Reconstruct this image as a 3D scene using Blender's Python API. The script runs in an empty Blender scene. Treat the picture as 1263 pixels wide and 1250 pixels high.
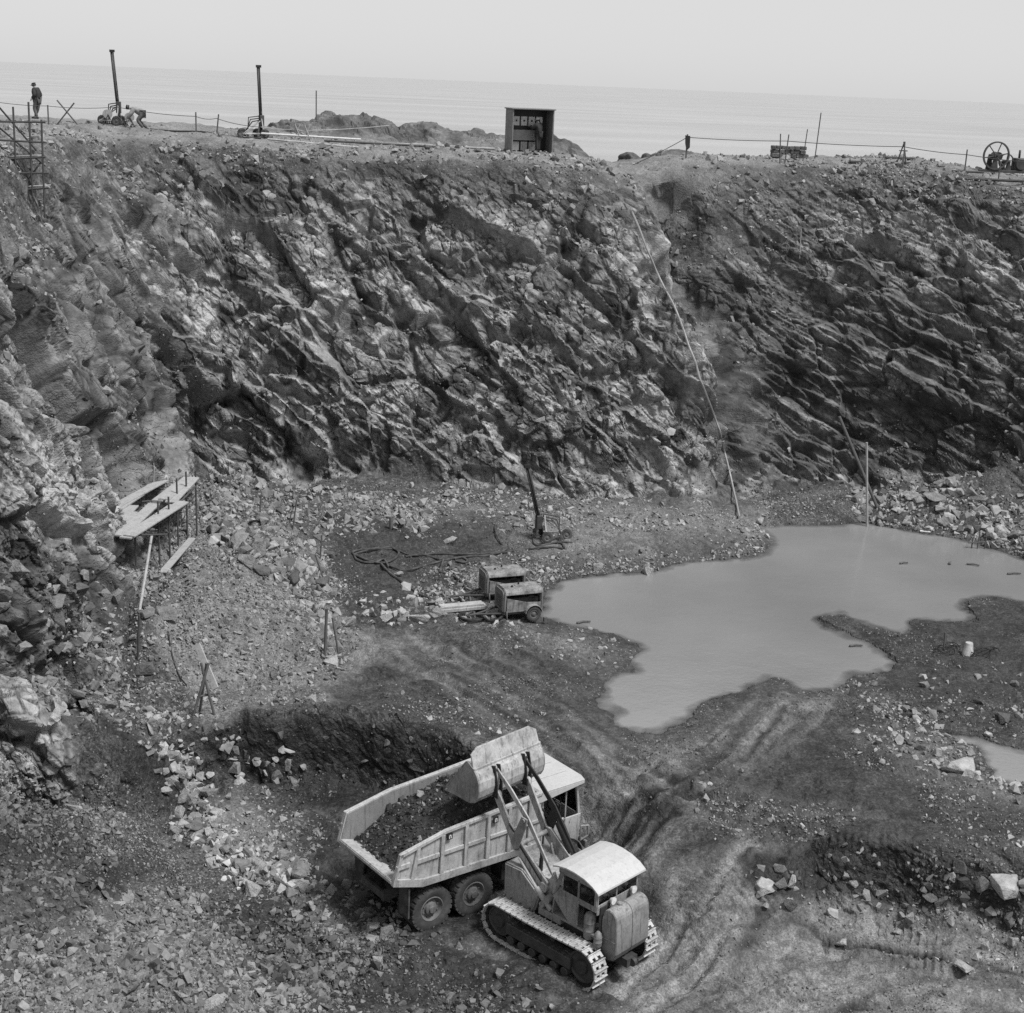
import bpy, bmesh, math, random
import numpy as np
from mathutils import Vector, Matrix
from concurrent.futures import ThreadPoolExecutor

SC = bpy.context.scene
COL = SC.collection
R = math.radians
rng = np.random.default_rng(7)
random.seed(7)
F4 = np.float32

# ------------------------------------------------------------------ camera
CAM_H = 18.0
FPX, PITCH, ROLL = 1804.0, R(16.17), R(2.36)
_F = np.array([0, math.cos(PITCH), -math.sin(PITCH)])
_U0 = np.array([0, math.sin(PITCH), math.cos(PITCH)])
_R0 = np.array([1.0, 0, 0])
CR = _R0 * math.cos(ROLL) + _U0 * math.sin(ROLL)
CU = -_R0 * math.sin(ROLL) + _U0 * math.cos(ROLL)
CO = np.array([0, 0, CAM_H])

def ray(px, py):
    return _F + CR * ((px - 631.5) / FPX) + CU * ((625 - py) / FPX)

def at(px, py, z=0.0):
    d = ray(px, py)
    return CO + d * ((z - CAM_H) / d[2])

def at_y(px, py, y):
    d = ray(px, py)
    return CO + d * (y / d[1])

def proj(x, y, z):
    dx, dy, dz = x, y, z - CAM_H
    f = dx * _F[0] + dy * _F[1] + dz * _F[2]
    f = np.maximum(f, .5)
    u = (dx * CR[0] + dy * CR[1] + dz * CR[2]) / f
    v = (dx * CU[0] + dy * CU[1] + dz * CU[2]) / f
    return 631.5 + u * FPX, 625 - v * FPX

cam_d = bpy.data.cameras.new('camera')
cam_d.sensor_fit = 'HORIZONTAL'; cam_d.sensor_width = 56.0
cam_d.lens = 56.0 * FPX / 1263.0
cam_d.clip_start = .5; cam_d.clip_end = 60000
cam = bpy.data.objects.new('camera', cam_d); COL.objects.link(cam)
cam.matrix_world = Matrix(((CR[0], CU[0], -_F[0], 0), (CR[1], CU[1], -_F[1], 0), (CR[2], CU[2], -_F[2], CAM_H), (0, 0, 0, 1)))
SC.camera = cam

# ------------------------------------------------------------------ array noise
POOL = ThreadPoolExecutor(4)

def par(fn, n, *arrs):
    """run fn over chunks of the arrays in threads, concatenating the results"""
    if n < 60000:
        return fn(*arrs)
    k = max(4, n // 150000)
    idx = np.array_split(np.arange(n), k)
    res = list(POOL.map(lambda i: fn(*[a[i[0]:i[-1] + 1] for a in arrs]), idx))
    if isinstance(res[0], tuple):
        return tuple(np.concatenate(r) for r in zip(*res))
    return np.concatenate(res)

def hash3(ix, iy, iz, seed):
    h = (ix.astype(np.uint32) * np.uint32(73856093)) ^ (iy.astype(np.uint32) * np.uint32(19349663)) ^ (iz.astype(np.uint32) * np.uint32(83492791)) ^ np.uint32((seed * 2654435761) & 0xffffffff)
    h ^= h >> np.uint32(13); h *= np.uint32(1274126177); h ^= h >> np.uint32(16)
    h *= np.uint32(2246822519); h ^= h >> np.uint32(13)
    return h

def r01(h, k=0):
    if k:
        h = h * np.uint32(2654435761 + 2 * k * 7919 & 0xffffffff | 1); h = h ^ (h >> np.uint32(15)); h = h * np.uint32(2246822519); h = h ^ (h >> np.uint32(13))
    return (h & np.uint32(0xffffff)).astype(F4) * F4(1 / 16777216)

def vnoise(x, y, z, seed=0):
    x = np.asarray(x, F4); y = np.asarray(y, F4); z = np.asarray(z, F4)
    fx, fy, fz = np.floor(x), np.floor(y), np.floor(z)
    ix, iy, iz = fx.astype(np.int32), fy.astype(np.int32), fz.astype(np.int32)
    x, y, z = x - fx, y - fy, z - fz
    u, v, w = x * x * (3 - 2 * x), y * y * (3 - 2 * y), z * z * (3 - 2 * z)
    o = 0
    for a in (0, 1):
        for b in (0, 1):
            for c in (0, 1):
                wt = (u if a else 1 - u) * (v if b else 1 - v) * (w if c else 1 - w)
                o = o + wt * r01(hash3(ix + a, iy + b, iz + c, seed))
    return o * 2 - 1

def fbm(x, y, z, octs=4, seed=0, gain=.5):
    s, a = 0, 1.0
    for k in range(octs):
        s = s + a * vnoise(x, y, z, seed + k * 11)
        x = x * 2.03 + 3.1; y = y * 2.03 + 1.7; z = z * 2.03 + 9.2; a *= gain
    return s

def worley(x, y, z, seed=0):
    """nearest and second nearest cell of each point: distances, ids and offsets"""
    fx, fy, fz = np.floor(x), np.floor(y), np.floor(z)
    ix, iy, iz = fx.astype(np.int32), fy.astype(np.int32), fz.astype(np.int32)
    lx, ly, lz = (x - fx).astype(F4), (y - fy).astype(F4), (z - fz).astype(F4)
    d1 = np.full(x.shape, 9, F4); d2 = np.full(x.shape, 9, F4)
    c1 = np.zeros(x.shape, np.int8); c2 = np.zeros(x.shape, np.int8)
    def cell(a, b, c):
        h = hash3(ix + a, iy + b, iz + c, seed)
        return h, lx - a - (F4(.1) + F4(.8) * r01(h, 1)), ly - b - (F4(.1) + F4(.8) * r01(h, 2)), lz - c - (F4(.1) + F4(.8) * r01(h, 3))
    for q in range(27):
        h, ex, ey, ez = cell(q // 9 - 1, q // 3 % 3 - 1, q % 3 - 1)
        d = ex * ex + ey * ey + ez * ez
        m = d < d1; m2 = d < d2
        c2 = np.where(m, c1, np.where(m2, q, c2)).astype(np.int8)
        d2 = np.where(m, d1, np.where(m2, d, d2))
        d1 = np.where(m, d, d1); c1 = np.where(m, q, c1).astype(np.int8)
    k1, k2 = c1.astype(np.int32), c2.astype(np.int32)
    return np.sqrt(d1), np.sqrt(d2), cell(k1 // 9 - 1, k1 // 3 % 3 - 1, k1 % 3 - 1), cell(k2 // 9 - 1, k2 // 3 % 3 - 1, k2 % 3 - 1)

def ss(a, b, x):
    t = np.clip((x - a) / (b - a), 0, 1)
    return t * t * (3 - 2 * t)

# ------------------------------------------------------------------ plane geometry
def sdf(x, y, P, closed=True):
    """signed distance to a polygon (negative inside) or plain distance to a polyline, plus 0..n position along it"""
    P = np.asarray(P, float); n = len(P)
    best = np.full(x.shape, 1e9, F4); ins = np.zeros(x.shape, bool); par_ = np.zeros(x.shape, F4)
    for i in range(n if closed else n - 1):
        ax, ay = P[i][:2]; bx, by = P[(i + 1) % n][:2]
        ex, ey = bx - ax, by - ay
        L = ex * ex + ey * ey + 1e-12
        wx, wy = x - ax, y - ay
        t = np.clip((wx * ex + wy * ey) / L, 0, 1)
        d = (wx - ex * t) ** 2 + (wy - ey * t) ** 2
        m = d < best
        best = np.where(m, d, best); par_ = np.where(m, i + t, par_)
        if closed and ey != 0:
            c = (ay > y) != (by > y)
            ins ^= c & (x < ex * (y - ay) / ey + ax)
    best = np.sqrt(best)
    if closed:
        best = np.where(ins, -best, best)
    return best, par_

def W(pts, z=0.0):
    return [tuple(at(a, b, z)[:2]) for a, b in pts]

# foot of the rock walls and rim of the quarry, in metres (camera stands over 0,0 looking along +y)
BASE = [(-14.5, -10), (-13.2, 18), (-12.3, 26), (-11.9, 34), (-11.6, 41), (-11.9, 48), (-12.9, 54), (-14.2, 60.0), (-12, 61.8), (-8.2, 61.6), (-3, 62.2), (.3, 61.6),
        (4, 61.8), (7.4, 62.2), (9.6, 63.4), (10.8, 65.4), (12.4, 67.6), (14.8, 67.2), (17.5, 66.2), (20.5, 65.0), (23.0, 61.5), (27, 57), (33, 47), (38, 30), (40, -10)]
LIP = [(-20, -10), (-18.6, 18), (-18.2, 30), (-17.9, 40), (-18.4, 48), (-19.0, 55), (-19.6, 63), (-18.6, 68.5), (-15, 70.4), (-9, 70.6), (-4, 70.8), (0, 70.6),
       (2.6, 70.8), (4.4, 72.2), (5.2, 75.5), (7.4, 75.2), (11, 76.0), (16, 76.5), (20, 75.6), (25, 72.5), (31, 67), (38, 55), (44, 35), (46, -10)]
LIPZ = [15.5, 15.4, 15.2, 15.1, 15.0, 14.9, 14.8, 14.7, 14.5, 14.25, 14.3, 14.4, 14.2, 13.8, 13.6, 14.0, 14.35, 14.45, 14.5, 14.0, 13.7, 13.7, 13.7, 13.7]
TOPX = [-30, -20.4, -13, -7.6, .8, 3.2, 4.8, 7, 9, 14, 20.3, 25, 30]
TOPZ = [15.2, 15.15, 14.85, 14.6, 14.5, 14.3, 13.95, 14.4, 14.65, 14.7, 15.0, 14.4, 14.2]

POND = W([(672, 730), (690, 716), (720, 711), (760, 707), (800, 706), (830, 698), (870, 691), (915, 688), (945, 682), (951, 670), (940, 656), (935, 650), (960, 648), (1010, 649), (1070, 645), (1130, 656), (1200, 669), (1263, 689), (1420, 730),
          (1420, 790), (1263, 743), (1225, 738), (1199, 744), (1208, 768), (1170, 766), (1125, 764), (1112, 781), (1080, 776), (1038, 757), (1012, 764), (1052, 786), (1086, 802), (1102, 818), (1090, 836), (1060, 835), (1032, 850), (990, 852),
          (958, 838), (920, 850), (880, 861), (848, 886), (812, 906), (785, 907), (757, 895), (752, 880), (737, 862), (745, 845), (775, 828), (791, 802), (772, 788), (732, 779), (692, 771), (668, 757)], -.12)
POND2 = W([(1158, 905), (1180, 912), (1205, 922), (1232, 958), (1263, 967), (1420, 1000), (1420, 935), (1263, 927), (1215, 914)], -.12)
STEP = W([(-300, 1050), (100, 962), (225, 906), (300, 889), (400, 883), (480, 891), (560, 916), (640, 962), (760, 1010), (900, 1036), (1000, 1046), (1100, 1062), (1200, 1076), (1300, 1095), (1700, 1150)])
STEPW = [1.5, 1.2, .9, .7, .6, .7, 1.1, 4.5, 9, 5.0, 2.0, 1.4, 1.1, 1.1, 1.5]
STEPH = [1.5, 1.6, 1.8, 1.9, 1.9, 1.9, 1.8, 1.5, 1.5, 1.4, 1.3, 1.25, 1.25, 1.25, 1.2]
LOWER = STEP + [(40, 0), (-40, 0)]
SCREE = W([(160, 590), (250, 600), (330, 640), (395, 680), (425, 740), (432, 795), (385, 852), (310, 862), (245, 880), (150, 900), (0, 940), (-200, 900), (-100, 600)])
HEAP = W([(60, 890), (170, 930), (245, 985), (285, 1050), (370, 1085), (440, 1135), (490, 1185), (560, 1260), (600, 1400), (-500, 1400), (-500, 900)])

RUTS = [  # wheel and crawler tracks across the floor: (pixel polyline on the floor, width m, depth m)
    ([(420, 812), (500, 806), (585, 835), (660, 880), (730, 930), (790, 970), (860, 1010)], .45, .07),
    ([(400, 836), (490, 830), (570, 862), (640, 905), (700, 950), (760, 990)], .45, .07),
    ([(620, 812), (690, 850), (760, 910), (820, 950), (900, 975)], .4, .06),
    ([(585, 800), (660, 838), (730, 888), (790, 940), (880, 985)], .4, .05),
    ([(640, 790), (720, 828), (770, 870)], .4, .05),
    ([(968, 842), (930, 890), (880, 930), (820, 962), (760, 1000), (720, 1040)], .5, .08),
    ([(1005, 850), (975, 900), (930, 945), (870, 985), (800, 1030), (740, 1080)], .5, .08),
    ([(720, 985), (800, 985), (900, 1000), (1020, 1010), (1150, 1030)], .5, .06),
    ([(740, 1010), (830, 1015), (930, 1035), (1040, 1040)], .45, .05),
    ([(780, 1250), (850, 1170), (960, 1130), (1080, 1150), (1263, 1185)], .5, .07),
    ([(860, 1250), (930, 1200), (1040, 1180), (1263, 1230)], .5, .07),
    ([(800, 1200), (870, 1130), (960, 1095), (1060, 1120), (1263, 1160)], .5, .06),
    ([(700, 1250), (780, 1220), (840, 1160), (880, 1100), (900, 1060)], .5, .07),
    ([(1263, 1215), (1130, 1190), (1000, 1215), (900, 1262)], .5, .06),
    ([(380, 1010), (420, 1040), (470, 1075), (520, 1100)], .5, .1),
    ([(350, 1045), (400, 1075), (450, 1110), (500, 1150)], .5, .1),
    ([(365, 1028), (410, 1058), (460, 1092)], .4, .08),
    ([(500, 1240), (600, 1230), (700, 1250)], .45, .06),
]
RUTW = [(W(p, -1.4 if p[0][1] > 1060 or p[-1][1] > 1090 else -.3), w, d) for p, w, d in RUTS]

def machines_pad(x, y):
    d1, _ = sdf(x, y, [(-2.4, 31.4), (1.2, 34.2)], False); d2, _ = sdf(x, y, [(.6, 31.4), (2.8, 29.2)], False)
    return 1 - ss(1.2, 3.2, np.minimum(d1, d2))

def arc_len(P):
    P = np.asarray(P); return np.concatenate([[0], np.cumsum(np.hypot(*np.diff(P, axis=0).T))])

def lip_z(x, y):
    num = 0; den = 0
    for (a, b), z in zip(LIP, LIPZ):
        w = 1 / ((x - a) ** 2 + (y - b) ** 2 + 2.0) ** 2
        num = num + w * z; den = den + w
    return num / den

def floor_h(x, y, dB):
    """height of the quarry floor"""
    d, p = sdf(x, y, STEP, False)
    dl, _ = sdf(x, y, LOWER)
    sx = [q[0] for q in STEP]; wd = np.interp(x, sx, STEPW); hg = np.interp(x, sx, STEPH); p = np.interp(x, sx, range(len(sx)))
    sgn = np.where(dl < 0, d, -d) + .35 * fbm(x * .5, y * .5, x * 0, 3, 5)
    z = -hg * ss(0, 1, sgn / wd + .15)
    # heaped edge in front of the right-hand bank
    z = z + .55 * np.exp(-((sgn + .4) / .9) ** 2) * ss(9.5, 11.5, p) + .2 * np.exp(-((sgn + .2) / .8) ** 2) * (1 - ss(6, 7, p))
    # rise of the back bench, gravel bank above the water
    z = z + .55 * ss(52, 57, y) * (1 - ss(7.5, 10.5, x)) + .25 * ss(44, 50, y) * (1 - ss(-2, 3, x))
    ds, _ = sdf(x, y, SCREE)
    n1 = fbm(x * .45, y * .45, x * 0, 3, 21)
    z = z + np.clip(-ds * .27 + n1 * .5, 0, 1.7) * ss(0, 1.2, -ds) * (1 - .7 * ss(50, 57, y)) * (.45 + .55 * ss(-12.5, -9.5, x))
    dh, _ = sdf(x, y, HEAP)
    z = z + np.clip(-dh * .40 + fbm(x * .3, y * .3, x * 0, 4, 33) * .7, 0, 5) * ss(0, 1.5, -dh)
    # talus at the foot of the walls, with a bigger heap of blocks under the right wall
    z = z + (.45 + .5 * n1) * np.exp(-np.maximum(-dB, 0) / 1.6)
    z = z + 1.5 * np.exp(-((x - 20.5) / 3.5) ** 2 - ((y - 63.2) / 1.8) ** 2)
    # ponds
    g = fbm(x * .8, y * .8, x * 0, 4, 40) * .22
    far = ss(54, 57, y)
    for P in (POND, POND2):
        dp, _ = sdf(x, y, P)
        dp = dp + g * (1 - .5 * far)
        bank = np.where(dp > 0, -.07 + np.minimum(dp * (.13 + .42 * far), .8), -.12 + np.maximum(dp * .25, -.7))
        bank = bank + .05 * fbm(x * 2.2, y * 2.2, x * 0, 3, 47) * np.exp(-np.abs(dp) / 1.1)
        z = np.where(dp < 3, z * ss(0, 3, dp) + bank * (1 - ss(0, 3, dp)), z)
    # ruts
    pd_ = np.minimum(sdf(x, y, POND)[0], sdf(x, y, POND2)[0])
    dryp = ss(.4, 3.0, pd_)
    for P, wid, dep in RUTW:
        dr, pr = sdf(x, y, P, False)
        m = np.exp(-(dr / wid) ** 2)
        rim = np.exp(-((dr - wid * 1.4) / (wid * .6)) ** 2)
        nn = .6 + .5 * vnoise(x * .7, y * .7, x * 0, 77)
        al = np.interp(pr, range(len(P)), arc_len(P))
        z = z + dryp * .5 * dep * (rim * .6 - m * 1.2) * nn + dryp * dep * (.34 if P[0][1] < 33 else .08) * np.sin(al * 34 + dr * 3 + 3 * nn) * m * ss(.5, .9, nn)
    z = np.where((pd_ > .7) & (pd_ < 4) & (z > -.4), np.maximum(z, -.085), z)
    w = machines_pad(x, y)
    return z * (1 - w) + (-1.5 + .03 * fbm(x * 1.5, y * 1.5, x * 0, 3, 44)) * w

GUL = [(5.2, 75.5), (6.2, 71.5), (8.2, 67.5), (10.2, 64.8)]   # cleft beside the buttress

def base_h(x, y):
    dB, _ = sdf(x, y, BASE)
    dL, _ = sdf(x, y, LIP)
    zf = floor_h(x, y, dB)
    zl = lip_z(x, y)
    a = np.maximum(dB, 0); b = np.maximum(-dL, 0)
    wob = fbm(x * .22, y * .22, x * 0, 3, 3)
    t = np.clip(a / (a + b + 1e-4) + .07 * wob * ss(0, 1, a) * ss(0, 1, b), 0, 1)
    g = np.interp(t, [0, .10, .30, .6, .85, .96, 1.0], [0, .10, .38, .70, .925, .985, 1.0])
    zb = zf
    z = zb + (zl - zb) * g
    # ground behind the rim and the drop to the shore
    o = np.maximum(dL, 0)
    und = fbm(x * .15, y * .15, x * 0, 4, 9)
    top = np.interp(x, TOPX, TOPZ) + .06 * und - .05 * np.maximum(y - 80, 0)
    back = zl + (top - zl) * ss(0, 2.6, o)
    # rubble dome by the hut and the spoil mound right of the notch
    back = back + .2 * np.exp(-((x + 3) / 3) ** 2 - ((y - 73) / 2.0) ** 2)
    drop = ss(98 + 5 * und, 128 + 4 * und, np.hypot(x * .25, y) + .0 * x)
    back = back * (1 - drop) - 6 * drop
    # rocky headland
    hx = x + 9.5 + .4 * (y - 104)
    prof = np.interp(x, [-19, -17.6, -16.4, -13, -9, -5, -1, 3, 6, 9, 11, 13], [0, .1, 1.3, 1.55, 1.6, 1.55, 1.5, 1.45, 1.35, .95, .5, 0])
    ridge = prof * ss(95, 101, y) * (1 - ss(106, 124, y))
    back = back + ridge * .9
    z = np.where(dL > 0, back, z)
    return z, dB, dL

def base_par(x, y):
    return par(base_h, len(x), x, y)

# ------------------------------------------------------------------ terrain sheet on a fan-shaped grid, finer where it is seen larger
NT, NR = 1900, 1550
_tw = np.linspace(-27, 27, 2000); _td = np.where(_tw < -8, 1.9, 1.0) * np.where(np.abs(_tw) > 22, .6, 1.0)   # closer columns on the left wall, seen edge on
TH = R(1) * np.interp(np.linspace(0, 1, NT), np.cumsum(_td) / _td.sum(), _tw); TH[0] = R(-27)
cth = np.linspace(R(-27), R(27), 320); crr = np.concatenate([np.linspace(14, 80, 1500), np.linspace(80.1, 136, 500)])
X0 = np.sin(cth)[:, None] * crr[None, :]; Y0 = np.cos(cth)[:, None] * crr[None, :]
Z0, _, _ = base_par(X0.ravel(), Y0.ravel()); Z0 = Z0.reshape(X0.shape)
D0 = np.sqrt(crr[None, :] ** 2 + (CAM_H - Z0) ** 2)
PH = np.arctan2(Z0 - CAM_H, crr[None, :])
dl = np.hypot(np.diff(crr)[None, :], np.diff(Z0, axis=1))
ds = np.sqrt(np.diff(PH, axis=1) ** 2 + (.55 * dl / D0[:, 1:]) ** 2)
S = np.concatenate([np.zeros((len(cth), 1)), np.cumsum(ds, axis=1)], axis=1); S /= S[:, -1:]
RR = np.stack([np.interp(np.linspace(0, 1, NR), S[i], crr) for i in range(len(cth))])
k = np.ones(9) / 9
RR = np.stack([np.convolve(np.pad(RR[:, j], 4, mode='edge'), k, 'valid') for j in range(NR)], axis=1)
fi = (TH - cth[0]) / (cth[1] - cth[0]); i0 = np.minimum(fi.astype(int), len(cth) - 2); fr = (fi - i0)[:, None]
RG = RR[i0] * (1 - fr) + RR[i0 + 1] * fr
GX = (np.sin(TH)[:, None] * RG); GY = (np.cos(TH)[:, None] * RG)
gz, gB, gL = base_par(GX.ravel(), GY.ravel())
GZ = gz.reshape(GX.shape); dB = gB.reshape(GX.shape); dL = gL.reshape(GX.shape)

def grid_normals(X, Y, Z):
    ax, ay, az = np.gradient(X, axis=0), np.gradient(Y, axis=0), np.gradient(Z, axis=0)
    bx, by, bz = np.gradient(X, axis=1), np.gradient(Y, axis=1), np.gradient(Z, axis=1)
    nx, ny, nz = ay * bz - az * by, az * bx - ax * bz, ax * by - ay * bx
    l = np.sqrt(nx * nx + ny * ny + nz * nz) + 1e-12
    s = np.where(nz < 0, -1, 1)
    return nx / l * s, ny / l * s, nz / l * s

NX, NY, NZ = grid_normals(GX, GY, GZ)
for _ in range(3):   # soften the push direction
    for A in (NX, NY, NZ):
        A[1:-1, 1:-1] = (A[:-2, 1:-1] + A[2:, 1:-1] + A[1:-1, :-2] + A[1:-1, 2:] + A[1:-1, 1:-1]) / 5

# rock amount: 1 on the walls, some on the rim and headland, 0 on the floor
zrel = GZ
ROCK = ss(-.7, .35, dB + .75 * fbm((GX * .5).ravel(), (GY * .5).ravel(), (GX * 0).ravel(), 3, 60).reshape(GX.shape)) * (1 - .93 * ss(-3.2, -.2, dL))
HEAD = np.interp(GX, [-20, -17.5, -13, 8, 12, 15], [0, 1, 1, 1, .6, 0]) * ss(94, 99, GY) * (1 - ss(118, 128, GY))
ROCKC = ROCK.copy()                            # bare rock as a surface
stp, _ = sdf(GX, GY, STEP, False); stl, _ = sdf(GX, GY, LOWER)
sx_ = [q[0] for q in STEP]; sw_ = np.interp(GX, sx_, STEPW)
BANK = np.where(stl < 0, ss(-.3, .15, stp) * ss(1.7, .9, stp / sw_), ss(.4, 0, stp)) * (sw_ < 2.0) * (GY > 28) * (1 - machines_pad(GX, GY))
MOUND = np.exp(-((GX - 8.6) / 2.6) ** 2 - ((GY - 73.6) / 2.2) ** 2)
ROCK *= 1 - .9 * np.clip(MOUND * 1.5, 0, 1); ROCKC *= 1 - .8 * np.clip(MOUND * 1.5, 0, 1)
ROCK = np.maximum(ROCK, .42 * BANK)            # cut earth stands in rough clods
ROCK = np.maximum(ROCK, HEAD * .6); ROCKC = np.maximum(ROCKC, HEAD)
BLUR = ss(9, 13, GX + (GY - 66) * -.15)      # right wall: thinner, flatter beds

def strata(dip, azi):
    n = np.array([math.sin(dip) * math.cos(azi), math.sin(dip) * math.sin(azi), math.cos(dip)])
    a = np.array([math.cos(dip) * math.cos(azi), math.cos(dip) * math.sin(azi), -math.sin(dip)])
    return a, np.cross(n, a), n

def blocks(P, frame, size, stretch, amp, seed, crack=.35, tilt=1.0, soft=.1):
    a, b, n = frame
    def fn(x, y, z, e0):
        soft_ = np.maximum(soft, 1.5 * e0 / size)
        qa = (x * a[0] + y * a[1] + z * a[2]) / (size * stretch[0])
        qb = (x * b[0] + y * b[1] + z * b[2]) / (size * stretch[1])
        qn = (x * n[0] + y * n[1] + z * n[2]) / size
        wob = .16 * vnoise(x / size * .7, y / size * .7, z / size * .7, seed + 5)
        d1, d2, A_, B_ = worley(qa + wob, qb, qn + wob * .6, seed)
        def lev(c):
            h, va, vb, vn = c
            return r01(h, 5) - .5 + tilt * 1.1 * ((r01(h, 6) - .5) * va + (r01(h, 7) - .5) * vb + (r01(h, 8) - .5) * vn * 1.2)
        w_ = .5 + .5 * ss(0, soft_, d2 - d1)
        cr = np.exp(-((d2 - d1) / (.04 + soft_ * .35)) ** 2)
        return (amp * (w_ * lev(A_) + (1 - w_) * lev(B_) - crack * cr)).astype(F4), (w_ * r01(A_[0], 9) + (1 - w_) * r01(B_[0], 9)).astype(F4), cr.astype(F4)
    return par(fn, len(P[0]), *P, E0)

sel = np.nonzero((ROCK > .02).ravel())[0]
px_, py_, pz_ = GX.ravel()[sel], GY.ravel()[sel], GZ.ravel()[sel]
P = (px_.astype(F4), py_.astype(F4), pz_.astype(F4))
E0 = np.zeros(GX.shape)
for A_ in (0, 1):
    d_ = sum(np.gradient(Q, axis=A_) ** 2 for Q in (GX, GY, GZ)) ** .5; E0 = np.maximum(E0, d_)
E0 = E0.ravel()[sel].astype(F4)
fA = strata(R(50), R(38)); fB = strata(R(30), R(10))
big = par(lambda x, y, z: fbm(x * .16, y * .16, z * .16, 3, 2), len(px_), *P)
br = BLUR.ravel()[sel].astype(F4)
disp = .4 * big
def beds(frame, period, amp, seed):
    """stepped edges of the dipping beds"""
    def fn(x, y, z, e0):
        n = frame[2]; q = (x * n[0] + y * n[1] + z * n[2]) / period + .45 * fbm(x * .22, y * .22, z * .22, 2, seed) + .06 * vnoise(x * 1.4, y * 1.4, z * 1.4, seed + 1)
        f = q - np.floor(q); dw = np.clip(1.5 * e0 / period, .08, .5); s_ = np.where(f < 1 - dw, f / (1 - dw), (1 - f) / dw) - .5
        am = .08 + .92 * ss(-.2, .55, fbm(x * .3, y * .3, z * .3, 2, seed + 3)); k_ = hash3(np.floor(q).astype(np.int32), np.zeros(len(x), np.int32), np.zeros(len(x), np.int32), seed)
        return (amp * am * s_ + amp * .5 * (r01(k_, 2) - .5)).astype(F4)
    return par(fn, len(P[0]), *P, E0)
rk = ROCK.ravel()[sel]; rkc = ROCKC.ravel()[sel]
def layer(size, amp, seed, sa, sb, tilt=1.0):
    sf = min(.035 + .03 / size, .2)
    A, ta, ca_ = blocks(P, fA, size, sa, amp, seed, tilt=tilt, soft=sf)
    B, tb, cb_ = blocks(P, fB, size * .62, sb, amp * .7, seed + 50, tilt=tilt, soft=sf)
    return A * (1 - br) + B * br, ta * (1 - br) + tb * br - .5, ca_ * (1 - br) + cb_ * br
# first pass: large blocks and beds
earth = 1 - .9 * np.clip(BANK.ravel()[sel] - rkc, 0, 1)
disp = disp + earth * (1 - br) * (beds(fA, 1.9, .50, 301) + beds(fA, .55, .20, 303)) + earth * br * (beds(fB, 1.0, .45, 305) + beds(fB, .36, .17, 307))
tone = np.zeros(len(px_), F4); crack_ = np.zeros(len(px_), F4)
for size, amp, seed, sa, sb, tw_ in ((2.6, .80, 101, (2.2, 1.7), (2.4, 1.8), .3), (1.1, .56, 102, (1.8, 1.4), (2.8, 1.8), .25)):
    D_, t_, c_ = layer(size, amp, seed, sa, sb, 1.5)
    disp = disp + D_ * earth; tone += t_ * tw_; crack_ = np.maximum(crack_, c_ * (.9 if size > 2 else .6))
DISP = np.zeros(GX.size); DISP[sel] = disp * rk
dG, pG = sdf(GX, GY, GUL, False)
sg_ = (GX - np.interp(GY, [q[1] for q in GUL[::-1]], [q[0] for q in GUL[::-1]]))      # metres to the right of the cleft
gm_ = ss(-.5, 1.5, dB) * ss(1, -2, dL) * ss(63, 65, GY)
DISP = DISP.reshape(GX.shape) + gm_ * (.45 * np.exp(-((sg_ + 1.1) / 1.2) ** 2) - 2.3 * np.exp(-((sg_ - 1.5) / 1.3) ** 2))
# second pass: small breakage worked into the surface the first pass left
BX, BY, BZ = GX + NX * DISP, GY + NY * DISP, GZ + NZ * DISP
for _ in range(6):                             # even out the grid where a step stretched it
    e_ = np.zeros(GX.shape)
    for ax in (0, 1):
        d_ = np.sqrt(np.diff(BX, axis=ax) ** 2 + np.diff(BY, axis=ax) ** 2 + np.diff(BZ, axis=ax) ** 2)
        if ax == 0: e_[1:] = np.maximum(e_[1:], d_); e_[:-1] = np.maximum(e_[:-1], d_)
        else: e_[:, 1:] = np.maximum(e_[:, 1:], d_); e_[:, :-1] = np.maximum(e_[:, :-1], d_)
    wk = (.85 * ss(.12, .34, e_) * ((dB > .2) & (dL < 1)))[1:-1, 1:-1]
    for A in (BX, BY, BZ):
        A[1:-1, 1:-1] = A[1:-1, 1:-1] * (1 - wk) + wk * .25 * (A[:-2, 1:-1] + A[2:, 1:-1] + A[1:-1, :-2] + A[1:-1, 2:])
NX2, NY2, NZ2 = grid_normals(BX, BY, BZ)
flip = np.where(NX2 * NX + NY2 * NY + NZ2 * NZ < -.2, -1, 1); NX2 *= flip; NY2 *= flip; NZ2 *= flip
for _ in range(3):
    for A in (NX2, NY2, NZ2):
        A[1:-1, 1:-1] = (A[:-2, 1:-1] + A[2:, 1:-1] + A[1:-1, :-2] + A[1:-1, 2:] + A[1:-1, 1:-1]) / 5
l_ = np.sqrt(NX2 ** 2 + NY2 ** 2 + NZ2 ** 2) + 1e-9; NX2 /= l_; NY2 /= l_; NZ2 /= l_
P = tuple(A.ravel()[sel].astype(F4) for A in (BX, BY, BZ))
rough = par(lambda x, y, z: ss(-.5, .6, fbm(x * .25, y * .25, z * .25, 2, 90)), len(px_), *P).astype(F4)
d2 = .05 * (1 - ss(.04, .11, e_.ravel()[sel])) * par(lambda x, y, z: fbm(x * 3, y * 3, z * 3, 4, 70), len(px_), *P)
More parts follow.
